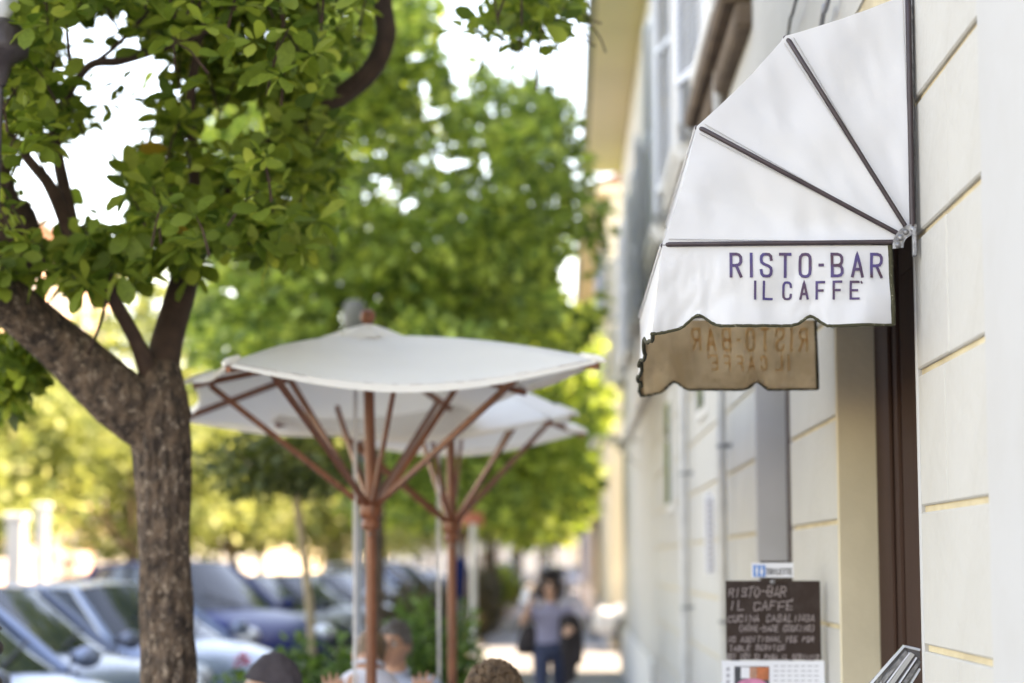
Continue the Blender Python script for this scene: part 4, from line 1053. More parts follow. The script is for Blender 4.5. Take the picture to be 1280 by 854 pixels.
c = P(548, 800, 14.5); shrub('bright green leafy shrub right behind the two parasol poles', c.x, 14.5, .30, .4, .2, P(548, 768, 14.5).z-.05, 2600, .07, 1, 'leaf_shrub')
c = P(415, 830, 12.6); shrub('feathery green plant behind the grey haired man with raised hand', c.x, 12.6, .26, .3, .2, P(415, 812, 12.6).z-.03, 1300, .085, 2, 'leaf_shrub')
c = P(360, 845, 12.0); shrub('low green plant just right of the charcoal cap', c.x, 12.0, .16, .2, .2, P(360, 846, 12).z-.02, 500, .08, 3, 'leaf_shrub')
for i, (y, x, z, w, lab) in enumerate([(25.5, -2.02, 1.0, .36, 'nearest brown green hedge bush beside the pavement'), (28.6, -1.98, 1.22, .42, 'second hedge bush along the pavement, taller and dark brown'), (31.8, -1.98, 1.15, .42, 'third hedge bush along the pavement, at the sunlit stripe'),
                          (42, -2.0, 1.3, .45, 'fourth hedge bush, just past the third pavement tree'), (47, -2.0, 1.35, .45, 'fifth hedge bush, low green at the dim middle distance'), (63, -2.0, 1.4, .5, 'farthest hedge bush, at the foot of the white parasol')]):
    shrub(lab, x, y, w, 1.5, .1, z, 5200, .12, 90+i, 'leaf_hedge' if i < 5 else 'leaf_mid', group='hedge bushes along the planting strip')
# potted plant with a pink flower
fp = P(302, 838, 11.2)
t = thing('flower_plant', 'small plant with a drooping pink flower spike left of the charcoal cap', 'flower', (fp.x, 11.2, 0))
b = MB(); q = [P(300, 900, 11.2), P(296, 850, 11.2), P(296, 830, 11.2), P(302, 821, 11.2), P(309, 826, 11.2)]; b.tube(spline(q, 5), .004, 5); obj('stem', b, 'leaf_shrub', t)
pp, dd = [], []
for k in range(60):
    s = spline(q, 5)[10+k % 11]; pp.append(tuple(s+Vector((random.gauss(0, .012), random.gauss(0, .012), random.gauss(0, .012))))); dd.append((random.gauss(0, 1), random.gauss(0, 1), random.gauss(0, 1)))
leaf_cloud('petals', pp, dd, .028, rng, 'flower', t, kind='stuff')
pp, dd = [], []
for k in range(260):
    s = P(random.gauss(298, 18), random.uniform(842, 960), 11.2+random.gauss(0, .1)); pp.append(tuple(s)); dd.append((random.gauss(0, 1), random.gauss(0, 1), random.gauss(.3, 1)))
leaf_cloud('foliage', pp, dd, .06, rng, 'leaf_shrub', t, kind='stuff')
b = MB(); b.lathe((fp.x, 11.2, 0), [(0, .45), (.15, .45), (.17, .48), (.15, .44), (.12, .05), (0, .04)], 20); obj('pot', b, 'roof', t)
# ================================================================ CARS
def make_car(kind='hatch'):
    """a parked car facing local +X, about 4.1 m long; returns the thing at the origin"""
    t = thing('car', 'x', 'car', (0, 0, 0)); tall = .16 if kind == 'mpv' else 0
    zr = 1.47+tall; hoodz = .93+tall*.6
    #        x    zbelt  half-width  low
    st = [(-2.02, .62, .60, .34), (-1.98, .88, .72, .26), (-1.80, .99+tall*.5, .80, .20), (-1.35, 1.0+tall*.5, .84, .18), (-.6, .98+tall*.5, .86, .17), (.2, .96+tall*.5, .86, .17), (.85, hoodz, .85, .18), (1.2, hoodz-.03, .84, .19), (1.6, hoodz-.13, .81, .20), (1.88, hoodz-.27, .72, .23), (2.02, .58, .58, .28), (2.05, .45, .5, .32)]
    def ring(x, zb, w, zl):
        r = [(0, zl), (w*.80, zl), (w*.97, zl+.10), (w, zl+(zb-zl)*.5), (w*.965, zl+(zb-zl)*.80), (w*.90, zb-.01), (w*.70, zb+.015), (w*.36, zb+.035), (0, zb+.04)]
        return [(x, -y, z) for y, z in r]+[(x, y, z) for y, z in r[-2:0:-1]]
    b = MB(); rs = [ring(*s) for s in st]; n = len(rs[0]); V = [p for r in rs for p in r]
    F = [(i*n+k, i*n+(k+1) % n, (i+1)*n+(k+1) % n, (i+1)*n+k) for i in range(len(rs)-1) for k in range(n)]
    F += [tuple(range(n)), tuple(range((len(rs)-1)*n, len(rs)*n))]
    b.add(V, F, True); body = obj('body', b, 'paint_silver', t)
    md = body.modifiers.new('s', 'SUBSURF'); md.levels = md.render_levels = 1
    # cabin: belt outline and roof outline
    zb = 1.0+tall*.5
    belt = [(1.02, 0, hoodz+.03), (.97, .40, hoodz+.02), (.80, .70, hoodz+.015), (.35, .79, zb-.01), (-.5, .80, zb), (-1.3, .77, zb+.01), (-1.72, .66, zb+.02), (-1.86, .35, zb+.02), (-1.9, 0, zb+.02)]
    roof = [(.16, 0, zr-.015), (.13, .33, zr-.025), (.04, .545, zr-.065), (-.2, .585, zr-.055), (-.6, .60, zr-.045), (-1.15, .58, zr-.06), (-1.42, .52, zr-.085), (-1.50, .3, zr-.05), (-1.52, 0, zr-.045)]
    def full(o): return o+[(x, -y, z) for x, y, z in o[-2:0:-1]]
    B, R = full(belt), full(roof); m = len(B); b = MB()
    b.add(B+R, [(i, (i+1) % m, m+(i+1) % m, m+i) for i in range(m)], True)
    glass = obj('greenhouse_glass', b, 'car_glass', t)
    # roof skin
    b = MB(); inner = [(x*.6-.28, y*.6, z+.035) for x, y, z in R]; rim = [(x*1.0, y*1.012, z+.004) for x, y, z in R]; c = (-.65, 0, zr)
    b.add(rim+inner+[c], [(i, (i+1) % m, m+(i+1) % m, m+i) for i in range(m)]+[(m+i, m+(i+1) % m, 2*m) for i in range(m)], True); 
    rf = obj('roof', b, 'paint_silver', t)
    def pillar(i, w0, w1, mm='paint_silver'):
        for sg in ((1, -1) if 0 < i < 8 else (1,)):
            a = Vector((belt[i][0], belt[i][1]*sg, belt[i][2]-.02)); d = Vector((roof[i][0], roof[i][1]*sg, roof[i][2]+.01)); o_ = Vector((0, .006*sg, .004))
            b = MB(); b.tube([a+o_, (a+d)/2+o_*1.5, d+o_], [w0, (w0+w1)/2, w1], 8); obj('pillar', b, mm, t)
    pillar(2, .045, .035); pillar(4, .03, .025, 'black_plastic'); pillar(6, .09, .06); 
    for sg in (1, -1):   # roof rail line and door seams, handles, mirrors
        b = MB(); b.tube([Vector((x, y*sg*1.01, z+.005)) for x, y, z in roof[2:7]], .022, 6); obj('roof_edge', b, 'paint_silver', t)
        for sx in (.72, -.32, -1.18):
            b = MB(); b.box((sx, sg*.845-.02, .28), (sx+.012, sg*.845+.022, .93)); obj('door_seam', b, 'black_plastic', t)
        for sx in (-.18, -1.05):
            b = MB(); b.bbox((sx-.09, sg*.865-.012, .82+tall*.4), (sx+.09, sg*.865+.016, .85+tall*.4), .004); obj('door_handle', b, 'black_plastic', t)
        b = MB(); b.ball((.68, sg*.97, 1.02+tall*.5), (.07, .11, .075), 12, 8); mr = obj('mirror', b, 'paint_silver', t)
        b = MB(); b.box((.60, sg*.97-.085, .97+tall*.5), (.618, sg*.97+.085, 1.07+tall*.5)); obj('mirror_glass', b, 'chrome', mr)
        # lamps
        b = MB(); b.ball((1.80, sg*.60, .68+tall*.6), (.17, .15, .095), 16, 10); obj('headlight', b, 'lamp_glass', t)
        b = MB(); b.ball((-1.90, sg*.66, .86), (.10, .10, .15), 12, 8); obj('tail_light', b, 'tail', t)
        b = MB(); b.ball((1.93, sg*.50, .38), (.07, .07, .05), 10, 6); obj('fog_lamp', b, 'lamp_glass', t)
        # wheels
        for wx in (1.27, -1.28):
            b = MB(); b.lathe((wx, sg*.80, .31), [(.20, -.09), (.29, -.085), (.315, -.06), (.315, .06), (.29, .085), (.20, .09)], 28, axis='Y'); w = obj('wheel', b, 'rubber', t)
            b = MB(); b.lathe((wx, sg*.83, .31), [(0, sg*.01), (.05, sg*.02), (.07, 0), (.17, -sg*.015), (.20, sg*.03), (.205, -sg*.02)], 28, axis='Y')
            for k in range(5):
                a = 2*pi*k/5; b.tube([(wx, sg*.845, .31), (wx+cos(a)*.19, sg*.85, .31+sin(a)*.19)], .022, 6)
            obj('rim', b, 'chrome', w)
            b = MB(); b.lathe((wx, sg*.79, .33), [(.375, -.08), (.385, .0), (.375, .085), (.33, .085), (.33, -.08)], 28, axis='Y'); obj('wheel_arch', b, 'black_plastic', t)
    b = MB(); b.bbox((1.97, -.40, .44), (2.055, .40, .58), .02); gr = obj('grille', b, 'black_plastic', t)
    for k in range(3): b = MB(); b.box((2.056, -.37, .465+k*.035), (2.062, .37, .475+k*.035)); obj('grille_bar', b, 'chrome', gr)
    b = MB(); b.bbox((1.93, -.62, .24), (2.06, .62, .36), .03); obj('bumper', b, 'black_plastic', t)
    b = MB(); b.box((2.063, -.26, .36), (2.072, .26, .47)); obj('number_plate', b, 'plate', t)
    for sg in (1, -1): b = MB(); b.tube([(.98, sg*.05, hoodz+.06), (.80, sg*.32, hoodz+.17), (.72, sg*.45, hoodz+.22)], .010, 5); obj('wiper', b, 'black_plastic', t)
    # dark seats and wheel seen through the glass
    for sy in (.36, -.36):
        b = MB(); b.bbox((-.35, sy-.2, .5), (-.15, sy+.2, 1.12+tall), .05); obj('seat', b, 'black_plastic', t)
    return t
PAINTED = {'body', 'roof', 'pillar', 'roof_edge', 'mirror'}
def repaint(o, m, first):
    for ch in [q for q in bpy.data.objects if q.parent == o]:
        if ch.type == 'MESH' and ch.data.materials and ch.data.materials[0].name.startswith('car paint'):
            ch.material_slots[0].link = 'OBJECT'; ch.material_slots[0].material = M['paint_'+m]
        repaint(ch, m, first)
protoH = make_car('hatch'); protoM = make_car('mpv')
usedH = usedM = False
cars = [('h', 'silver', -4.35, 10.6, -38, 'silver car at the lower left corner, only its dark windscreen in view'),
        ('h', 'ice', -4.55, 13.6, -38, 'pale silver car with big sky reflecting windscreen left of the big trunk'),
        ('h', 'silver', -4.9, 16.6, -38, 'silver car right behind the pale silver one, crossed by the big trunk'),
        ('h', 'ice', -4.45, 19.6, -38, 'pale car whose bonnet shows just right of the big trunk'),
        ('h', 'dark', -8.6, 27.5, 5, 'dark grey car beyond the row with its roof left of the big trunk'),
        ('m', 'blue', -4.9, 26.2, -42, 'blue people carrier facing the pavement right of the big trunk'),
        ('h', 'dark', -4.8, 29.6, -40, 'dark car right behind the blue people carrier'),
        ('h', 'grey', -4.6, 33.2, -40, 'grey car with long windscreen behind the slim young tree'),
        ('h', 'silver', -4.4, 37.0, -40, 'silver car left of the nearer parasol pole'),
        ('h', 'ice', -4.2, 41.2, -40, 'pale blue car just right of the nearer parasol pole'),
        ('m', 'white', -4.0, 45.6, -40, 'white people carrier between the two parasol poles'),
        ('h', 'silver', -4.2, 50.4, -40, 'silver car left of the farther parasol pole'),
        ('h', 'white', -4.2, 58, -40, 'farthest angled white car just right of the farther parasol pole'),
        ('h', 'grey', -8.3, 36, 95, 'grey car driving on the road beyond the parked row'),
        ('h', 'white', 2.65, 38.3, 180, 'white car nosing out of the sunlit alley by the right wall'),
        ('h', 'white', -.55, 97, -90, 'white car with glinting lamps facing the viewer at the far end, the left one'),
        ('h', 'silver', .95, 112, -95, 'silver car at the far end, right of the white glinting one'),
        ('m', 'white', -2.9, 104, -90, 'white people carrier at the far end behind the woman walking'),
        ]
for kd, colr, x, y, rz, lab in cars:
    if kd == 'h': o = copy_tree(protoH) if usedH else protoH; usedH = True
    else: o = copy_tree(protoM) if usedM else protoM; usedM = True
    o.scale = (1.04,)*3 if kd == 'h' else (1.04, 1.04, 1.07); o.location = (x, y, -.045 if x < -1.8 else 0); o.rotation_euler = (0, 0, radians(rz)); o['label'] = lab; o['group'] = 'parked and waiting cars'
for o in [q for q in bpy.data.objects if q.get('category') == 'car']:
    i = [c[5] for c in cars].index(o['label']); repaint(o, cars[i][1], False)

# ================================================================ PEOPLE
def head_into(mb, c, rz, tilt=0, s=1.0, nod=0):
    """a head with brow, nose, chin, ears; face toward local -Y; c = centre of the skull"""
    mt = Matrix.Translation(c) @ Matrix.Rotation(rz, 4, 'Z') @ Matrix.Rotation(nod, 4, 'X') @ Matrix.Rotation(tilt, 4, 'Y') @ Matrix.Scale(s, 4)
    seg, ring = 40, 30; vs = []
    for i in range(ring+1):
        th = pi*i/ring
        for k in range(seg):
            ph = 2*pi*k/seg; x, y, z = sin(th)*cos(ph), sin(th)*sin(ph), cos(th)
            f = max(0, -y)
            X, Y, Z = x*.076, y*.096, z*.118
            if z < 0: X *= 1-.30*(-z)**1.5; Y = Y*(1-.28*(-z))-(.022*(-z) if y < .4 else 0)
            if z < -.2 and y > .2: Y *= .80
            Y -= f**3*(.006*math.exp(-((z-.22)/.09)**2))                       # brow
            Y += f**2*.010*math.exp(-((z-.05)/.10)**2)*math.exp(-((abs(x)-.42)/.2)**2)   # eye sockets
            Y -= .007*f*math.exp(-((z+.55)/.10)**2)*math.exp(-(x/.3)**2)              # lips
            Y -= .008*f*math.exp(-((z+.88)/.12)**2)*math.exp(-(x/.35)**2)             # chin
            X += .004*(1 if x > 0 else -1)*f*math.exp(-((z+.12)/.2)**2)*min(1, abs(x)*2)
            vs.append(mt @ Vector((X, Y, Z)))
    fs = [(i*seg+k, (i+1)*seg+k, (i+1)*seg+(k+1) % seg, i*seg+(k+1) % seg) for i in range(ring) for k in range(seg)]
    mb.add(vs, fs, True)
    b2 = MB(); b2.tube([(0, -.088, .030), (0, -.106, -.002), (0, -.118, -.030), (0, -.100, -.042)], [.008, .011, .016, .012], 10)
    for sg in (1, -1): b2.ball((sg*.011, -.104, -.036), (.009, .010, .008), 8, 6); b2.ball((sg*.078, .010, -.004), (.010, .020, .033), 10, 8)
    mb.add([mt @ v for v in b2.v], b2.f, True)
    return mt
def hand_into(mb, wrist, dirv, palmn, thumb, curl=.35, s=1.0, spread=.16):
    """palm, four fingers of unequal length and a thumb; dirv = wrist to knuckles, palmn = palm normal, thumb = +1/-1 side"""
    d = Vector(dirv).normalized(); nrm = Vector(palmn); nrm = (nrm-d*nrm.dot(d)).normalized(); sd = d.cross(nrm)*thumb
    w = Vector(wrist)
    for k in range(4):
        o = (k-1.5)*.019*s; kn = w+d*.085*s+sd*(-o); mb.tube([w+d*.0+sd*(-o*.55), w+d*.045*s+sd*(-o*.9), kn], [.015*s, .0165*s, .0125*s], 8)
    L = [.070, .080, .074, .058]
    for k in range(4):
        o = (1.5-k)*.019*s; kn = w+d*.083*s+sd*o; a = (1.5-k)*spread
        fd = (d*cos(a)+sd*sin(a)).normalized(); c = curl*(1+.25*k); l = L[k]*s
        p1 = kn+fd*l*.45; f2 = (fd*cos(c)+nrm*sin(c)); p2 = p1+f2*l*.32; f3 = (fd*cos(c*1.9)+nrm*sin(c*1.9)); p3 = p2+f3*l*.25
        mb.tube([kn-fd*.02, kn, p1, p2, p3], [.0105*s, .0102*s, .0092*s, .0085*s, .0068*s], 8); mb.ball(p3, .0068*s, 8, 6)
    b0 = w+d*.022*s+sd*.022*s; t1 = b0+(d*.7+sd*.8).normalized()*.038*s; t2 = t1+(d*.9+sd*.35+nrm*.25).normalized()*.032*s; t3 = t2+(d+nrm*.35).normalized()*.024*s
    mb.tube([w+d*.01, b0, t1, t2, t3], [.014*s, .016*s, .0125*s, .0105*s, .0085*s], 8); mb.ball(t3, .0085*s, 8, 6)
def body_mesh(name, build, voxel, mats, region, parent, smooth_it=6):
    mb = MB(); build(mb)
    me = bpy.data.meshes.new('tmp'); me.from_pydata([tuple(v) for v in mb.v], [], mb.f); bm = bmesh.new(); bm.from_mesh(me)
    bmesh.ops.recalc_face_normals(bm, faces=bm.faces); bm.to_mesh(me); bm.free()
    o = bpy.data.objects.new('tmp', me); COL.objects.link(o)
    r = o.modifiers.new('r', 'REMESH'); r.mode = 'VOXEL'; r.voxel_size = voxel
    sm = o.modifiers.new('s', 'SMOOTH'); sm.factor = .5; sm.iterations = smooth_it
    dg = bpy.context.evaluated_depsgraph_get(); dg.update(); ev = o.evaluated_get(dg); m2 = bpy.data.meshes.new_from_object(ev)
    bpy.data.objects.remove(o)
    m2.name = name; m2.materials.clear()
    for q in mats: m2.materials.append(M[q])
    off = root_loc(parent)
    for p in m2.polygons: p.material_index = region(p.center); p.use_smooth = True
    m2.transform(Matrix.Translation(-off)); r_ = bpy.data.objects.new(name, m2); COL.objects.link(r_); r_.parent = parent
    return r_
def torso_into(mb, pel, chest, neck, shw, depth=.11, belly=.13):
    """stacked ellipses from pelvis to neck"""
    pel, chest, neck = Vector(pel), Vector(chest), Vector(neck); ax = (neck-pel).normalized()
    return ax
def ell_loft(mb, secs, side, fwd, seg=28):
    """secs: (centre, half-width, half-depth)"""
    vs = []; side = Vector(side).normalized(); fwd = Vector(fwd).normalized()
    for c, w, d in secs:
        for k in range(seg):
            a = 2*pi*k/seg; ca, sa = cos(a), sin(a); e = 2.4
            x = abs(ca)**(2/e)*(1 if ca > 0 else -1)*w; y = abs(sa)**(2/e)*(1 if sa > 0 else -1)*d
            vs.append(Vector(c)+side*x+fwd*y)
    n = len(secs); fs = [(i*seg+k, i*seg+(k+1) % seg, (i+1)*seg+(k+1) % seg, (i+1)*seg+k) for i in range(n-1) for k in range(seg)]
    fs += [tuple(range(seg))[::-1], tuple(range((n-1)*seg, n*seg))]
    mb.add(vs, fs, True)
def hair_shell(t, mt, m, line, thick=.010, wild=0, locks=0, name='hair', seed=1, back=True, lock_len=.03):
    """hair grown over the skull above a hairline: line(ph)-> lowest z (unit sphere) for direction ph (0 = face)"""
    seg, ring = 56, 30; b = MB(); r = random.Random(seed); vs = []
    for i in range(ring+1):
        for k in range(seg):
            ph = 2*pi*k/seg; lo = line(abs(((ph+pi) % (2*pi))-pi)); th = math.acos(max(-1, lo))*i/ring
            x, y, z = sin(th)*sin(ph), -sin(th)*cos(ph), cos(th)
            edge = min(1, (ring-i)/4)
            d = Vector((x, y, z)); n1 = mnoise.noise(d*7+Vector((seed, 0, 0)))*wild+mnoise.noise(Vector((x*18, y*18, z*5+seed)))*.0012
            tk = thick*edge+n1*edge-.003*(1-edge)
            X, Y, Z = x*.076, y*.096, z*.118
            if z < -.2 and y > .2: Y *= .84
            if z < 0: X *= 1-.16*(-z)
            vs.append(mt @ (Vector((X, Y, Z))+d*tk))
    b.add(vs, [(i*seg+k, (i+1)*seg+k, (i+1)*seg+(k+1) % seg, i*seg+(k+1) % seg) for i in range(ring) for k in range(seg)], True)
    for j in range(locks):
        ph = r.uniform(0, 2*pi); lo = line(abs(((ph+pi) % (2*pi))-pi)); th = math.acos(lo)*sqrt(r.random())
        d = Vector((sin(th)*sin(ph), -sin(th)*cos(ph), cos(th))); p = Vector((d.x*.076, d.y*.096, d.z*.118))+d*thick
        tg = Vector((r.gauss(0, 1), r.gauss(.3, 1), r.gauss(-.4, .6))); tg = (tg-d*tg.dot(d)).normalized(); cu = d.cross(tg)*r.choice((-1, 1))
        L = lock_len*r.uniform(.6, 1.3)
        pts = [p, p+d*L*.35+tg*L*.3, p+d*L*.45+tg*L*.7+cu*L*.25, p+d*L*.15+tg*L*.95+cu*L*.5]
        b.tube([mt @ q for q in spline(pts, 2)], lerps([.0030, .0032, .0025, .0012], 2), 4)
    return obj(name, b, m, t)
def face_bits(t, mt, brow='hair_dark', glasses=False):
    for sg in (1, -1):
        b = MB(); b.ball((0, 0, 0), .0125, 12, 8); b.v = [mt @ (v+Vector((sg*.031, -.078, .010))) for v in b.v]; e = obj('eye', b, 'eye', t)
        b = MB(); b.ball((0, 0, 0), .0062, 10, 6); b.v = [mt @ (v+Vector((sg*.031, -.0865, .010))) for v in b.v]; obj('iris', b, 'hair_dark', e)
        b = MB(); b.tube([mt @ Vector(q) for q in ((sg*.014, -.093, .028), (sg*.032, -.092, .035), (sg*.050, -.078, .029))], [.003, .004, .002], 6); obj('eyebrow', b, brow, t)
    b = MB(); b.tube([mt @ Vector(q) for q in ((-.024, -.090, -.064), (-.01, -.1015, -.062), (.01, -.1015, -.062), (.024, -.090, -.064))], [.002, .005, .005, .002], 8); obj('mouth', b, 'lip', t)
    if glasses:
        b = MB()
        for sg in (1, -1):
            b.tube([mt @ Vector((sg*.032+cos(a)*.021, -.104, .008+sin(a)*.015)) for a in [2*pi*k/16 for k in range(17)]], .0018, 5)
            b.tube([mt @ Vector(q) for q in ((sg*.053, -.103, .012), (sg*.078, -.03, .014), (sg*.080, .02, .006))], .0018, 5)
        b.tube([mt @ Vector(q) for q in ((-.011, -.104, .012), (0, -.108, .014), (.011, -.104, .012))], .0018, 5); obj('glasses', b, 'black_plastic', t)
def seated(label, c, face, skin, shirt, pants, headc, head_face, shw=.205, hands=None, voxel=.008, nod=0, tilt=0, group=None, sleeve=.6, s=1.0, lean=0, hunch=0):
    """c=(x,y) of the hips; face = direction the body faces (radians, 0 = toward -Y/the camera); headc = skull centre"""
    t = thing('person', label, 'person', (c[0], c[1], 0), group)
    R = Matrix.Rotation(face, 3, 'Z'); f = R @ Vector((0, -1, 0)); sd = R @ Vector((1, 0, 0)); H = Vector(headc)
    pel = Vector((c[0], c[1], .50)); neck = H+Vector((0, 0, -.125*s+hunch))-f*(.015+hunch*.6); sh = neck+Vector((0, 0, -.055))-f*.0
    hands = hands or {}
    def build(mb):
        mt = head_into(mb, H, head_face, tilt, s, nod)
        mb.tube([H+Vector((0, 0, -.05)), neck, sh+Vector((0, 0, -.04))], [.052*s, .056*s, .07*s], 16)
        k = (sh-pel)
        ell_loft(mb, [(pel+Vector((0, 0, -.06)), .165, .11), (pel+k*.12, .175, .125), (pel+k*.35, .162, .118), (pel+k*.6, .178, .118), (pel+k*.80, .190, .112), (pel+k*(.93-hunch*.7), shw*.86, .088), (pel+k*1.0, shw*(.62-hunch), .066), (sh+Vector((0, 0, .025)), shw*.30, .052)], sd, f)
        for sg in (1, -1):
            shp = sh+sd*sg*shw*.92+Vector((0, 0, -.035-hunch*.75)); hd = hands.get(sg)
            if hd: el, wr = Vector(hd['elbow']), Vector(hd['wrist'])
            else: el = shp+sd*sg*.05+f*.10+Vector((0, 0, -.26)); wr = el+f*.23-sd*sg*.08+Vector((0, 0, .0))
            mb.ball(shp, .062, 14, 10)
            mb.tube(spline([shp, (shp+el)/2, el], 4), lerps([.058, .050, .043], 4), 14); mb.ball(el, .043, 12, 8)
            mb.tube(spline([el, (el+wr)/2, wr], 4), lerps([.043, .037, .026], 4), 14)
            if hd: hand_into(mb, wr, hd['dir'], hd['palm'], hd['thumb'], hd.get('curl', .3), 1.0, .2)
            else: hand_into(mb, wr, f*.9-sd*sg*.3+Vector((0, 0, -.1)), (0, 0, -1), sg, .4)
            hip = pel+sd*sg*.095; kn = hip+f*.44+sd*sg*.04+Vector((0, 0, .0)); an = kn+Vector((0, 0, -.41))+f*.02
            mb.tube([hip, (hip+kn)/2, kn], [.088, .080, .060], 16); mb.ball(kn, .060, 12, 8)
            mb.tube([kn, kn+Vector((0, 0, -.14)), an], [.058, .056, .038], 14)
            mb.ball(an+f*.07+Vector((0, 0, -.045)), (.05, .05, .035), 12, 8); mb.tube([an+Vector((0, 0, -.03)), an+f*.14+Vector((0, 0, -.05))], [.042, .034], 12)
    def region(p):
        q = Vector(p)
        if q.z < .1: return 3
        if (q-H).length < .135*s+.01 and q.z > neck.z-.03: return 0
        if q.z > neck.z+.01: 
            for sg, hd in hands.items():
                if (q-Vector(hd['wrist'])).dot(Vector(hd['wrist'])-Vector(hd['elbow'])) > -.01: return 0
            if Vector((q.x-H.x, q.y-H.y)).length < .105: return 0
        for sg in (1, -1):
            hd = hands.get(sg); shp = sh+sd*sg*shw*.92+Vector((0, 0, -.035-hunch*.75))
            if hd: el, wr = Vector(hd['elbow']), Vector(hd['wrist'])
            else: el = shp+sd*sg*.05+f*.10+Vector((0, 0, -.26)); wr = el+f*.23-sd*sg*.08
            ax = (wr-el).normalized(); dd = (q-el).dot(ax)
            if dd > (wr-el).length*sleeve and ((q-el)-ax*dd).length < .13 and (hd is not None or q.z < el.z+.08): return 0
        if (q-H).length < .165*s-hunch*.6 and Vector((q.x-H.x, q.y-H.y)).length < .12: return 0
        if q.z < .62 and (q-pel).dot(f) > .06 or q.z < .53: return 2
        return 1
    body_mesh('body', build, voxel, [skin, shirt, pants, 'rubber'], region, t)
    mt = Matrix.Translation(H) @ Matrix.Rotation(head_face, 4, 'Z') @ Matrix.Rotation(nod, 4, 'X') @ Matrix.Rotation(tilt, 4, 'Y') @ Matrix.Scale(s, 4)
    # collar
    b = MB(); rings = []
    for k in range(25):
        a = 2*pi*k/24; rings.append(neck+sd*cos(a)*.064+f*sin(a)*.060+Vector((0, 0, -.012-.018*sin(a))))
    b.tube(rings, .011, 8, cap=False); obj('collar', b, shirt, t)
    # chair
    ch = thing('chair', 'woven cafe chair carrying the '+' '.join(label.split()[:9]), 'chair', (c[0], c[1], 0), 'woven cafe chairs')
    def bx(nm, ctr, size): b = MB(); b.obox(Vector((c[0], c[1], 0))+R @ Vector(ctr), size, R); obj(nm, b, 'chair', ch)
    bx('seat', (0, 0, .405), (.44, .44, .04)); bx('backrest', (0, .215, .62), (.42, .03, .30))
    for x in (-.2, .2):
        for y in (-.2, .2): bx('leg', (x, y, .19), (.035, .035, .385))
    return t, mt
# man in white shirt, back to the camera, both hands raised
Ha = P(464, 819, 9.0)
wl = P(421, 886, 8.75); wr_ = P(524, 884, 8.75)
ta, mta = seated('man in white shirt seen from behind with both hands raised, behind the nearer parasol pole', (Ha.x, 9.08), radians(176), 'skin_tan', 'shirt_white', 'jeans', Ha, radians(170), shw=.215,
    hands={1: dict(elbow=(wl.x-.03, 8.75, wl.z-.25), wrist=tuple(wl), dir=(-.12, .0, 1), palm=(0, 1, 0), thumb=1, curl=.25),
           -1: dict(elbow=(wr_.x+.03, 8.75, wr_.z-.25), wrist=tuple(wr_), dir=(.12, 0, 1), palm=(0, 1, 0), thumb=-1, curl=.3)}, sleeve=.45, voxel=.0065, hunch=.10)
hair_shell(ta, mta, 'hair_brown', lambda a: .80 if a < 1.0 else (.80-(a-1.0)*1.05 if a < 2.2 else -.50), .004, seed=2)
face_bits(ta, mta)
Hb = P(494, 806, 10.25)
tb_, mtb = seated('grey haired man in pale blue shirt facing the camera behind the nearer parasol pole', (Hb.x+.02, 10.35), radians(-12), 'skin_tan', 'shirt_blue', 'jeans', Hb, radians(-20), shw=.205, tilt=.05)
hair_shell(tb_, mtb, 'hair_grey', lambda a: .42 if a < .7 else (.42-(a-.7)*.75 if a < 1.7 else -.42), .007, wild=.004, seed=4, locks=160, lock_len=.018)
face_bits(tb_, mtb, 'hair_grey', glasses=True)
Hc = P(340, 858, 7.6)
tc_, mtc = seated('person in a charcoal cap looking left at the bottom edge', (Hc.x+.10, 7.75), radians(-118), 'skin', 'shirt_dark', 'jeans', Hc, radians(-112), nod=-.18, shw=.2)
hair_shell(tc_, mtc, 'hair_grey', lambda a: .3 if a < 1.0 else (.3-(a-1.0)*.6 if a < 2 else -.45), .004, seed=6)
face_bits(tc_, mtc)
b = MB(); mt = mtc
def capf(u, v):
    a = 2*pi*v; th = u*1.40; x, y, z = sin(th)*sin(a), -sin(th)*cos(a), cos(th)
    wr = mnoise.noise(Vector((x*4, y*4, z*4)))*.006+.004*sin(a*5+z*4)*u
    back = max(0, y); r = Vector((x*(.090+wr), y*(.110+wr+.022*back), z*(.128+wr)+.004-.020*back*u-.006*cos(a)*u))
    return mt @ r
b.grid(capf, 22, 48)
b.tube([capf(1, k/48)+Vector((0, 0, .0)) for k in range(49)], .006, 8, cap=False); obj('cap', b, 'cap', tc_, weld=True)
Hd = P(617, 872, 6.95)
td, mtd = seated('child with curly brown hair seen from behind at the bottom edge', (Hd.x-.02, 7.05), radians(150), 'skin', 'shirt_white', 'jeans', Hd, radians(128), shw=.17, s=.86)
hair_shell(td, mtd, 'hair_brown', lambda a: .40 if a < .8 else (.40-(a-.8)*.7 if a < 1.8 else -.5), .015, wild=.004, seed=9, locks=2300, lock_len=.036)
face_bits(td, mtd, 'hair_brown')
# cafe tables under the parasols
for (x, y, lab) in ((c1.x+.42, 8.25, 'round cafe table under the nearer parasol'), (c2.x-.3, 9.6, 'round cafe table under the farther parasol')):
    t = thing('cafe_table', lab, 'table', (x, y, 0), 'round cafe tables')
    b = MB(); b.lathe((x, y, 0), [(0, .74), (.34, .74), (.35, .73), (.34, .715), (0, .715)], 32); obj('tabletop', b, 'shirt_white', t)
    b = MB(); b.cyl((x, y, .03), .03, .68, 14); obj('leg', b, 'iron', t); b = MB(); b.cyl((x, y, 0), .22, .03, 24); obj('foot', b, 'iron', t)
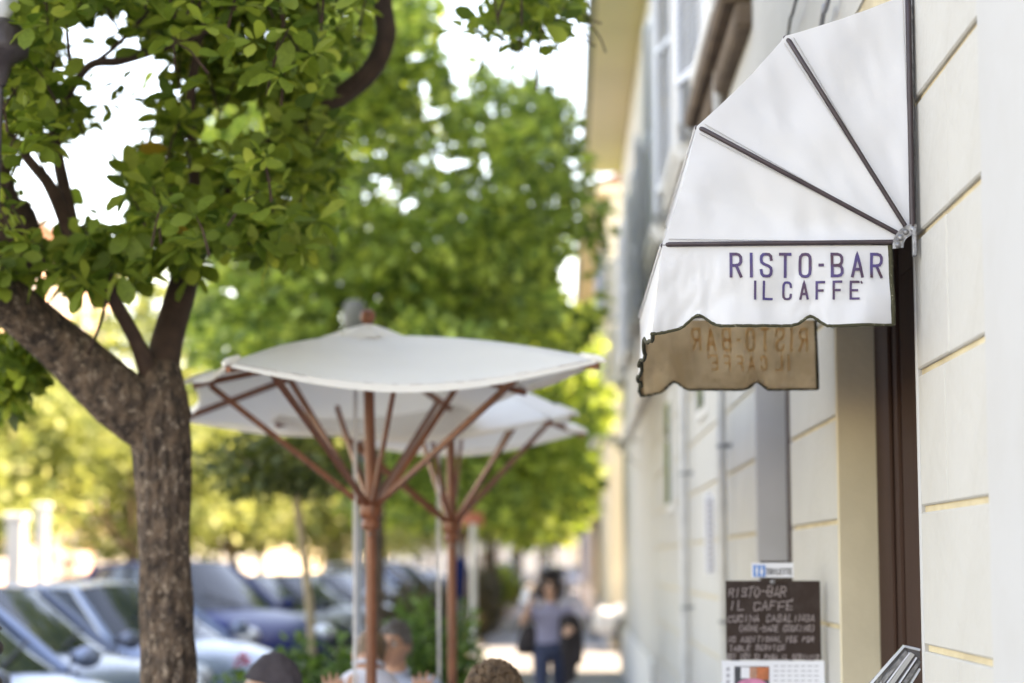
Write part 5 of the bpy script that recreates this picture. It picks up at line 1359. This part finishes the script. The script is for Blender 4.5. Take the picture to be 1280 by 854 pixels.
# walking woman
HW = P(688, 733, 18.6); gx = HW.x; gy = 18.6
tw = thing('person', 'woman with dark hair walking toward the camera with black bag and dark coat', 'person', (gx, gy, 0))
def bw(mb):
    head_into(mb, HW, radians(-6), 0, .98); f = Vector((0, -1, 0)); sd = Vector((1, 0, 0)); sh = HW+Vector((0, 0, -.19)); pel = Vector((gx, gy+.01, .90)); k = sh-pel
    mb.tube([HW+Vector((0, 0, -.05)), HW+Vector((0, 0, -.14)), sh], [.046, .048, .06], 12)
    ell_loft(mb, [(pel+Vector((0, 0, -.09)), .165, .11), (pel, .180, .12), (pel+k*.3, .150, .105), (pel+k*.55, .15, .105), (pel+k*.8, .165, .11), (pel+k*.94, .150, .08), (pel+k*1.0, .10, .06)], sd, f, 24)
    wrl, wrr = Vector((gx-.205, gy-.22, 1.25)), Vector((gx+.17, gy-.20, 1.08))
    for sg, el, wr in ((-1, Vector((gx-.26, gy-.03, 1.12)), wrl), (1, Vector((gx+.235, gy+.0, 1.10)), wrr)):
        shp = sh+sd*sg*.165+Vector((0, 0, -.035)); mb.ball(shp, .055, 12, 8)
        mb.tube([shp, (shp+el)/2, el], [.052, .045, .038], 12); mb.ball(el, .038, 10, 8); mb.tube([el, (el+wr)/2, wr], [.038, .033, .024], 12)
        hand_into(mb, wr, Vector((sg*-.1, -.5, .6 if sg < 0 else -.2)), (0, -.5, -1) if sg > 0 else (1, 0, 0), sg, .7, 1.0)
    for sg, fy, kb in ((-1, -.20, 0), (1, .22, .10)):
        hip = pel+sd*sg*.085; kn = Vector((gx+sg*.085, gy+fy*.55-.05, .48)); an = Vector((gx+sg*.075, gy+fy*1.2+.02, .09+kb*.3))
        mb.tube([hip+Vector((0, 0, -.03)), (hip+kn)/2, kn], [.092, .080, .057], 14); mb.ball(kn, .056, 10, 8); mb.tube([kn, kn.lerp(an, .35), an], [.055, .055, .036], 12)
        mb.tube([an+Vector((0, .03, -.03)), an+Vector((0, -.06, -.045)), an+Vector((0, -.16, -.055))], [.035, .038, .028], 10)
def rw(p):
    q = Vector(p)
    if q.z < .12: return 3
    if q.z < .93 and abs(q.x-gx) < .21: return 2
    if (q-HW).length < .16: return 0
    if q.y < gy-.1 and abs(q.x-gx) > .12 and q.z > 1.0: return 0
    if q.x < gx-.19 and q.z < 1.30: return 0
    return 1
body_mesh('body', bw, .010, ['skin', 'shirt_lilac', 'jeans', 'rubber'], rw, tw)
mt = Matrix.Translation(HW) @ Matrix.Rotation(radians(-6), 4, 'Z')
hair_shell(tw, mt, 'hair_dark', lambda a: .45 if a < .55 else (.45-(a-.55)*1.9 if a < 1.2 else -.85), .028, wild=.014, seed=12, locks=260, lock_len=.06); face_bits(tw, mt)
b = MB()
for sg in (1, -1): b.ball((0, 0, 0), (.024, .008, .019), 10, 6); 
b.v = [v for v in b.v]
half = len(b.v)//2
b.v = [mt @ (v+Vector((.032 if i < half else -.032, -.098, .010))) for i, v in enumerate(b.v)]; obj('sunglasses', b, 'black_plastic', tw)
# phone held up, bag and coat
ph = thing('phone', 'pale phone held up in the raised hand of the walking woman', 'phone', (gx-.235, gy-.27, 1.34))
b = MB(); b.obox((gx-.235, gy-.275, 1.37), (.07, .012, .14), Matrix.Rotation(.25, 3, 'Y')); obj('case', b, 'paper', ph)
bg_ = thing('bag', 'black shoulder bag hanging at the left side of the walking woman', 'bag', (gx-.25, gy-.02, .85))
b = MB(); ell_loft(b, [((gx-.20, gy, .82), .07, .055), ((gx-.21, gy, .84), .115, .075), ((gx-.205, gy, .95), .105, .08), ((gx-.19, gy, 1.06), .08, .055), ((gx-.18, gy, 1.09), .06, .03)], (1, 0, 0), (0, 1, 0), 20); obj('bag_body', b, 'coat', bg_)
b = MB(); b.tube(spline([(gx-.33, gy, 1.03), (gx-.24, gy-.02, 1.25), (gx-.155, gy-.02, 1.425), (gx-.19, gy+.06, 1.2), (gx-.16, gy+.02, 1.05)], 6), .008, 6); obj('strap', b, 'coat', bg_)
ct = thing('coat', 'dark coat draped over the arm of the walking woman', 'coat', (gx+.22, gy-.12, .7))
def coat(u, v):
    a = 2*pi*v; z = 1.18-.62*u; w = .088+.04*sin(pi*min(1, u*1.3))-.045*u+.014*sin(5*a+3*u)*u; d = .075+.015*cos(4*a+5*u)
    return Vector((gx+.175+cos(a)*w+.02*sin(u*3), gy-.12+sin(a)*d, z+.03*cos(a)*u+.03*(1-abs(cos(a)))*(1-u)))
b = MB(); b.grid(coat, 16, 32); b.add([Vector((gx+.17, gy-.12, 1.20))]+[coat(0, k/32) for k in range(32)], [(0, 1+k, 1+(k+1) % 32) for k in range(32)], True); obj('coat_body', b, 'coat', ct, weld=True)
b = MB(); b.tube(spline([(gx+.22, gy-.14, 1.12), (gx+.27, gy-.15, .95), (gx+.26, gy-.15, .74)], 5), lerps([.04, .042, .036], 5), 12, nz=.1); obj('sleeve', b, 'coat', ct)
# distant person beyond the cars at the left
pd = P(86, 706, 30); td2 = thing('person', 'distant dark haired person seen over the car roofs at the far left', 'person', (pd.x, 30, 0))
def bd(mb):
    head_into(mb, pd, radians(20), 0, 1.0); sh = pd+Vector((0, 0, -.19)); pel = Vector((pd.x, 30, .88)); k = sh-pel
    mb.tube([pd, sh], [.05, .06], 10); ell_loft(mb, [(pel+Vector((0, 0, -.1)), .16, .11), (pel+k*.4, .16, .11), (pel+k*.8, .2, .11), (pel+k, .12, .06)], (1, 0, 0), (0, 1, 0), 20)
    for sg in (1, -1):
        shp = sh+Vector((sg*.19, 0, -.04)); mb.tube([shp, shp+Vector((sg*.05, 0, -.28)), shp+Vector((sg*.05, -.08, -.52))], [.05, .042, .028], 10); hand_into(mb, shp+Vector((sg*.05, -.08, -.52)), (0, -.2, -1), (-sg, 0, 0), 1, .4)
        mb.tube([pel+Vector((sg*.09, 0, 0)), (pel.x+sg*.1, 29.98, .45), (pel.x+sg*.1, 30.02, .08)], [.09, .06, .04], 12); mb.tube([(pel.x+sg*.1, 30.04, .05), (pel.x+sg*.1, 29.84, .03)], [.04, .03], 10)
body_mesh('body', bd, .014, ['skin', 'shirt_dark', 'jeans', 'rubber'], lambda p: 3 if p[2] < .1 else (2 if p[2] < .9 else (0 if p[2] > pd.z-.16 else 1)), td2)
mt = Matrix.Translation(pd) @ Matrix.Rotation(radians(20), 4, 'Z'); hair_shell(td2, mt, 'hair_dark', lambda a: .35 if a < .8 else -.5, .015, seed=3); face_bits(td2, mt)
# ================================================================ STREET FURNITURE AND SIGNS
# menu board standing by the wall
YB_ = 6.95
bt = thing('chalkboard', 'brown black chalkboard with handwritten cafe menu standing at the wall', 'menu board', (P(967, 780, YB_).x, YB_, 0))
def B(px, py, dy=0): return P(px, py, YB_+dy)
a, c = B(907, 726), B(1028, 825)
b = MB(); b.bbox((a.x, YB_, c.z), (c.x-.003, YB_+.018, a.z), .003); panel = obj('panel', b, 'board', bt)
b = MB()
for x in (a.x+.035, c.x-.04): b.bbox((x-.014, YB_+.019, .0), (x+.014, YB_+.043, B(0, 732).z), .003); obj('easel_leg', b, 'chair', bt); b = MB()
b.bbox((B(941, 0).x, YB_+.0195, B(0, 728).z), (B(980, 0).x, YB_+.032, B(0, 701).z), .002); obj('top_board', b, 'chair', bt)
b = MB(); b.lathe(B(966, 727.5, -.002), [(0, -.004), (.006, -.003), (.009, .002)], 12, axis='Y'); obj('clip', b, 'steel', bt)
tl = thing('toilet_sign', 'small white TOILETTE sign with blue square above the chalkboard', 'sign', tuple(B(966, 714, .012)))
b = MB(); q0, q1 = B(940, 722, .010), B(991.5, 703.5, .010); b.box((q0.x, YB_+.008, q0.z), (q1.x, YB_+.0185, q1.z)); obj('plate', b, 'paper', tl)
b = MB(); q0, q1 = B(941.5, 721, .007), B(956.5, 706.5, .007); b.box((q0.x, YB_+.005, q0.z), (q1.x, YB_+.0075, q1.z)); obj('blue_square', b, 'sign_blue', tl)
for cx in (946, 952):   # man and woman figures
    b = MB(); f = lambda x, y: B(x, y, .004)
    b.add([f(cx+1.1*cos(2*pi*k/10), 709+1.1*sin(2*pi*k/10)) for k in range(10)], [tuple(range(10))])
    if cx == 946: b.add([f(cx-1.7, 710.6), f(cx+1.7, 710.6), f(cx+1.5, 715.5), f(cx+1, 715.5), f(cx+.9, 720), f(cx-.9, 720), f(cx-1, 715.5), f(cx-1.5, 715.5)], [tuple(range(8))])
    else: b.add([f(cx-1, 710.6), f(cx+1, 710.6), f(cx+2.2, 716.5), f(cx+.9, 716.5), f(cx+.8, 720), f(cx-.8, 720), f(cx-.9, 716.5), f(cx-2.2, 716.5)], [tuple(range(8))])
    obj('figure', b, 'paper', tl)
def text_line(par, s, x0, x1, yb, h, sw, m, slope=0, jit=.10, name='writing', dy=-.0015, Pf=B, narrow=.62):
    n = len(s); adv = (x1-x0)/n; slope += random.uniform(-.022, .012)*(jit > 0); sl0 = .12*(jit > 0)
    for i, ch in enumerate(s):
        if ch == ' ' or ch not in GL: continue
        b = MB(); x = x0+i*adv; y = yb+slope*(x-x0)+random.uniform(-.5, .5)*(jit > 0); gw = adv*narrow/.75; gw = min(gw, adv*.86); hh = h*(1+random.uniform(-.08, .08)*(jit > 0))
        if ch == 'I': gw = adv*.3; x += adv*.2
        for k, stt in enumerate(GL[ch]):
            pts = [(x+sw/2+(p[0])*(gw-sw)+sl0*p[1]*hh+random.uniform(-jit, jit)*gw, y-sw/2-(p[1])*(hh-sw)+random.uniform(-jit, jit)*hh) for p in stt]
            if stt[0] == stt[-1]: pts[-1] = pts[0]
            stroke(b, pts, sw, lambda u, v, l: Pf(u, v, dy-l), k*.0003)
        obj(name, b, m, par)
text_line(tl, 'TOILETTE', 958, 990.5, 718.5, 8, 1.3, 'ink', jit=0, name='letter', dy=.006)
random.seed(8)
text_line(panel, 'RISTO-BAR', 910, 983, 747, 13, 1.25, 'chalk', .0)
text_line(panel, 'IL CAFFE', 911, 992, 763.5, 11.5, 1.25, 'chalk', .0)
b = MB(); stroke(b, [(987, 752), (991, 748.5)], 1.2, lambda u, v, l: B(u, v, -.0015)); obj('writing', b, 'chalk', panel)
text_line(panel, 'CUCINA CASALINGA', 909, 1019, 778, 9, 1.2, 'chalk', -.01)
text_line(panel, '(HOME-MADE COOKING)', 923, 1019, 789.5, 8, 1.05, 'chalk', .0)
text_line(panel, 'NO ADDITIONAL FEE FOR', 910, 1018, 803.5, 7.6, 1.05, 'chalk', .0)
text_line(panel, 'TABLE SERVICE', 911, 982, 814, 7, 1.05, 'chalk', .0)
text_line(panel, 'QUI NON SI PAGA IL SERVIZIO', 908, 1024, 824, 7, 1.05, 'chalk', .0)
pp_ = thing('menu_sheet', 'white printed sheet with a colour photo pinned under the chalk writing', 'paper', tuple(B(967, 860)))
q0, q1 = B(903.5, 935), B(1030, 826); b = MB(); b.box((q0.x, YB_-.006, q0.z), (min(q1.x, XW-.001), YB_-.002, q1.z)); obj('sheet', b, 'paper', pp_)
def patch(x0, y0, x1, y1, m, d):
    b = MB(); f = [B(x0, y1, d), B(x1, y1, d), B(x1, y0, d), B(x0, y0, d)]; b.add(f, [(0, 1, 2, 3)]); return obj('print', b, m, pp_)
patch(918, 833, 961.5, 870, 'photo_dark', -.0065)
patch(926, 834, 937, 848, 'paper', -.0072); patch(937, 834, 950, 852, 'photo_skin', -.0076); patch(946, 834, 961, 850, 'photo_orange', -.0080)
b = MB(); b.add([B(940+19*cos(2*pi*k/24), 857+9*sin(2*pi*k/24), -.0084) for k in range(24)], [tuple(range(24))]); obj('print', b, 'photo_pink', pp_)
for i in range(9):
    b = MB(); y = 832+i*6; 
    for k in range(7): 
        xx = 967+k*8.4+random.uniform(0, 1); 
        if xx < 1020: b.add([B(xx, y+1.3, -.0065), B(xx+random.uniform(4, 7), y+1.3, -.0065), B(xx+5.5, y, -.0065), B(xx, y, -.0065)], [(0, 1, 2, 3)])
    obj('print', b, 'print_grey', pp_)
for i in range(6): patch(908, 834+i*8, 912, 839+i*8, 'print_grey', -.0065)
# clear menu holder leaning out of the doorway
hx = thing('menu_holder', 'tilted clear acrylic menu holder in the brown doorway at the right', 'menu holder', tuple(P(1118, 860, 5.45)))
def Hh(px, py, d=0): return P(px, py, 5.40+d)
o_ = [(1130.5, 806.5), (1150, 811), (1150, 842), (1128, 866), (1100, 900), (1052, 896)]
b = MB(); b.prism([Hh(*p) for p in o_], (0, .012, 0)); obj('back_sheet', b, 'acrylic', hx)
for (x0, y0, x1, y1, w, m) in ((1130.5, 807, 1052, 896, 3.2, 'lamp_glass'), (1134, 815, 1066, 897, 5, 'steel'), (1137, 816, 1076, 899, 1.8, 'paper'), (1141, 817, 1083, 899, 5.5, 'pipe'), (1146, 822, 1094, 899, 1.6, 'paper'), (1150, 826, 1098, 903, 4.5, 'steel'), (1150, 836, 1112, 900, 2.4, 'lamp_glass')):
    b = MB(); d = Vector((x1-x0, y1-y0)).normalized(); n = Vector((-d.y, d.x))*w/2
    b.prism([Hh(x0+n.x, y0+n.y, -.012), Hh(x1+n.x, y1+n.y, -.012), Hh(x1-n.x, y1-n.y, -.012), Hh(x0-n.x, y0-n.y, -.012)], (0, .010, 0)); obj('fold', b, m, hx)
b = MB(); b.tube([Hh(1131, 808, -.004), Hh(1150, 812.5, -.004)], .004, 8); obj('top_edge', b, 'lamp_glass', hx)
b = MB(); q = Hh(1090, 880, .03); b.cyl((q.x, q.y, 0), .014, q.z, 12); b.cyl((q.x, q.y, 0), .13, .015, 20); obj('stand', b, 'steel', hx)
# cast iron lamp post at the left edge with twisted shaft
ly_ = 6.3; lx = P(-17, 700, ly_).x
lp = thing('lamp_post', 'dark twisted cast iron lamp post at the very left edge', 'lamp post', (lx, ly_, 0))
b = MB(); b.cyl((lx, ly_, 0), .010, P(0, 64, ly_).z-.1, 14); obj('shaft', b, 'iron', lp)
b = MB(); z = .25; zt = P(0, 776, ly_).z
prof_ = [(.12, 0), (.12, .12), (.08, .16), (.03, .22)]
b.lathe((lx, ly_, 0), prof_, 18); obj('base', b, 'iron', lp)
z = zt-.03; k = 0
while z > .25:
    r_ = .053; b = MB()
    if k == 0: b.lathe((lx, ly_, z), [(.022, .03), (.050, .012), (.056, .004), (.034, -.012), (.022, -.02)], 18); z -= .045
    elif k % 3 == 2: b.ball((lx, ly_, z), (.044, .044, .022), 18, 10); z -= .042
    else: b.ball((lx, ly_, z-.012), (.062, .062, .040), 18, 12); z -= .070
    obj('bead', b, 'iron', lp); k += 1
z = P(0, 64, ly_).z
b = MB(); b.lathe((lx, ly_, z), [(.016, -.12), (.026, -.09), (.037, -.045), (.086, -.015), (.090, .022), (.080, .037), (.084, .06), (.055, .09), (.022, .11)], 22); obj('collar', b, 'iron', lp)
b = MB(); b.lathe((lx, ly_, z+.11), [(.022, 0), (.05, .05), (.06, .30), (.055, .32), (.045, .06), (.02, .02)], 22); ln_ = obj('lantern', b, 'lamp_glass', lp)
b = MB(); b.lathe((lx, ly_, z+.43), [(.07, 0), (.05, .08), (.03, .14), (.0, .2)], 22); obj('lid', b, 'iron', ln_)
# slim grey lamp post behind the nearer parasol
ly2 = 15.5; c = P(450, 700, ly2); g2 = thing('street_lamp', 'slim grey street lamp just left of the nearer parasol pole', 'street lamp', (c.x, ly2, 0))
b = MB(); b.tube([(c.x, ly2, -.02), (c.x, ly2, .5), (c.x, ly2, .52), (c.x, ly2, 3.48)], [.055, .05, .034, .028], 16); obj('pole', b, 'grey_metal', g2)
b = MB(); b.lathe((c.x, ly2, 0), [(.11, 0), (.10, .12), (.06, .35), (.045, .9), (.05, 1.0), (.04, 1.04)], 18); obj('base', b, 'grey_metal', g2)
b = MB(); b.lathe((c.x-.06, ly2, 3.46), [(.03, 0), (.07, .04), (.10, .16), (.085, .26), (.05, .30), (0, .31)], 20); obj('lantern', b, 'lamp_grey', g2)
# red orange sign on a post beyond the farther parasol pole, with a blue panel
c = P(590, 651, 24); s3 = thing('street_sign', 'orange red sign on a grey post just right of the farther parasol pole', 'sign', (c.x, 24, 0))
b = MB(); b.cyl((c.x+.02, 24.02, 0), .03, c.z+.1, 12); obj('post', b, 'grey_metal', s3)
b = MB(); b.grid(lambda u, v: (c.x-.13+.27*u, 24-.02*sin(pi*u), c.z+.08-.15*v+.03*sin(pi*u)), 8, 4, smooth=True); b.grid(lambda u, v: (c.x-.13+.27*u, 24.006-.02*sin(pi*u), c.z+.08-.15*v+.03*sin(pi*u)), 8, 4, flip=True); obj('panel', b, 'sign_orange', s3)
c = P(571, 722, 27); s4 = thing('bin', 'dark blue litter bin on a post just right of the farther parasol pole', 'bin', (c.x, 27, 0))
b = MB(); b.cyl((c.x+.05, 27.15, 0), .03, 1.95, 10); obj('post', b, 'grey_metal', s4)
b = MB(); b.lathe((c.x, 27, c.z-.28), [(0, 0), (.12, 0), (.15, .5), (.155, .52), (.15, .54), (0, .55)], 22); obj('tub', b, 'paint_blue', s4)
c = P(592, 720, 22); s5 = thing('bollard_post', 'pale grey post between the litter bin and the third tree trunk', 'post', (c.x, 22, 0))
b = MB(); b.cyl((c.x, 22, 0), .035, P(592, 655, 22).z, 12); obj('post', b, 'stone_trim', s5)
# wall lamp bracket on the facade
c = PX(800, 550, XW); wb = thing('wall_bracket', 'pale iron bracket arm standing out from the far facade', 'bracket', (XW, c.y, c.z))
b = MB(); b.tube([(XW, c.y, c.z), (XW-.55, c.y, c.z+.02)], .025, 8); obj('arm', b, 'stone_trim', wb)
b = MB(); b.tube([(XW, c.y, c.z-.35), (XW-.3, c.y, c.z-.02)], .015, 8); obj('brace', b, 'stone_trim', wb)
b = MB(); b.tube([(XW-.55, c.y, c.z+.02), (XW-.55, c.y, c.z-.1)], [.03, .07], 12); obj('lamp_shade', b, 'stone_trim', wb)
# white parasols at the far cafe
def far_parasol(x, y, w, z, lab):
    t = thing('parasol', lab, 'parasol', (x, y, 0), 'far white parasols')
    b = MB(); top = (x, y, z+.45); R_ = []
    for k in range(8):
        a = pi/8+2*pi*k/8; R_.append((x+cos(a)*w, y+sin(a)*w, z))
    b.add([top]+R_, [(0, 1+k, 1+(k+1) % 8) for k in range(8)]); b.add(R_+[(p[0], p[1], p[2]-.18) for p in R_], [(k, (k+1) % 8, 8+(k+1) % 8, 8+k) for k in range(8)]); obj('canopy', b, 'umb', t)
    b = MB(); b.cyl((x, y, 0), .03, z+.4, 10); obj('pole', b, 'wood', t)
far_parasol(P(672, 0, 58).x, 58, .78, 2.35, 'white parasol over the pavement behind the walking woman, the larger one')
far_parasol(P(722, 0, 86).x, 86, .62, 2.6, 'small far white parasol close to the yellow facade')
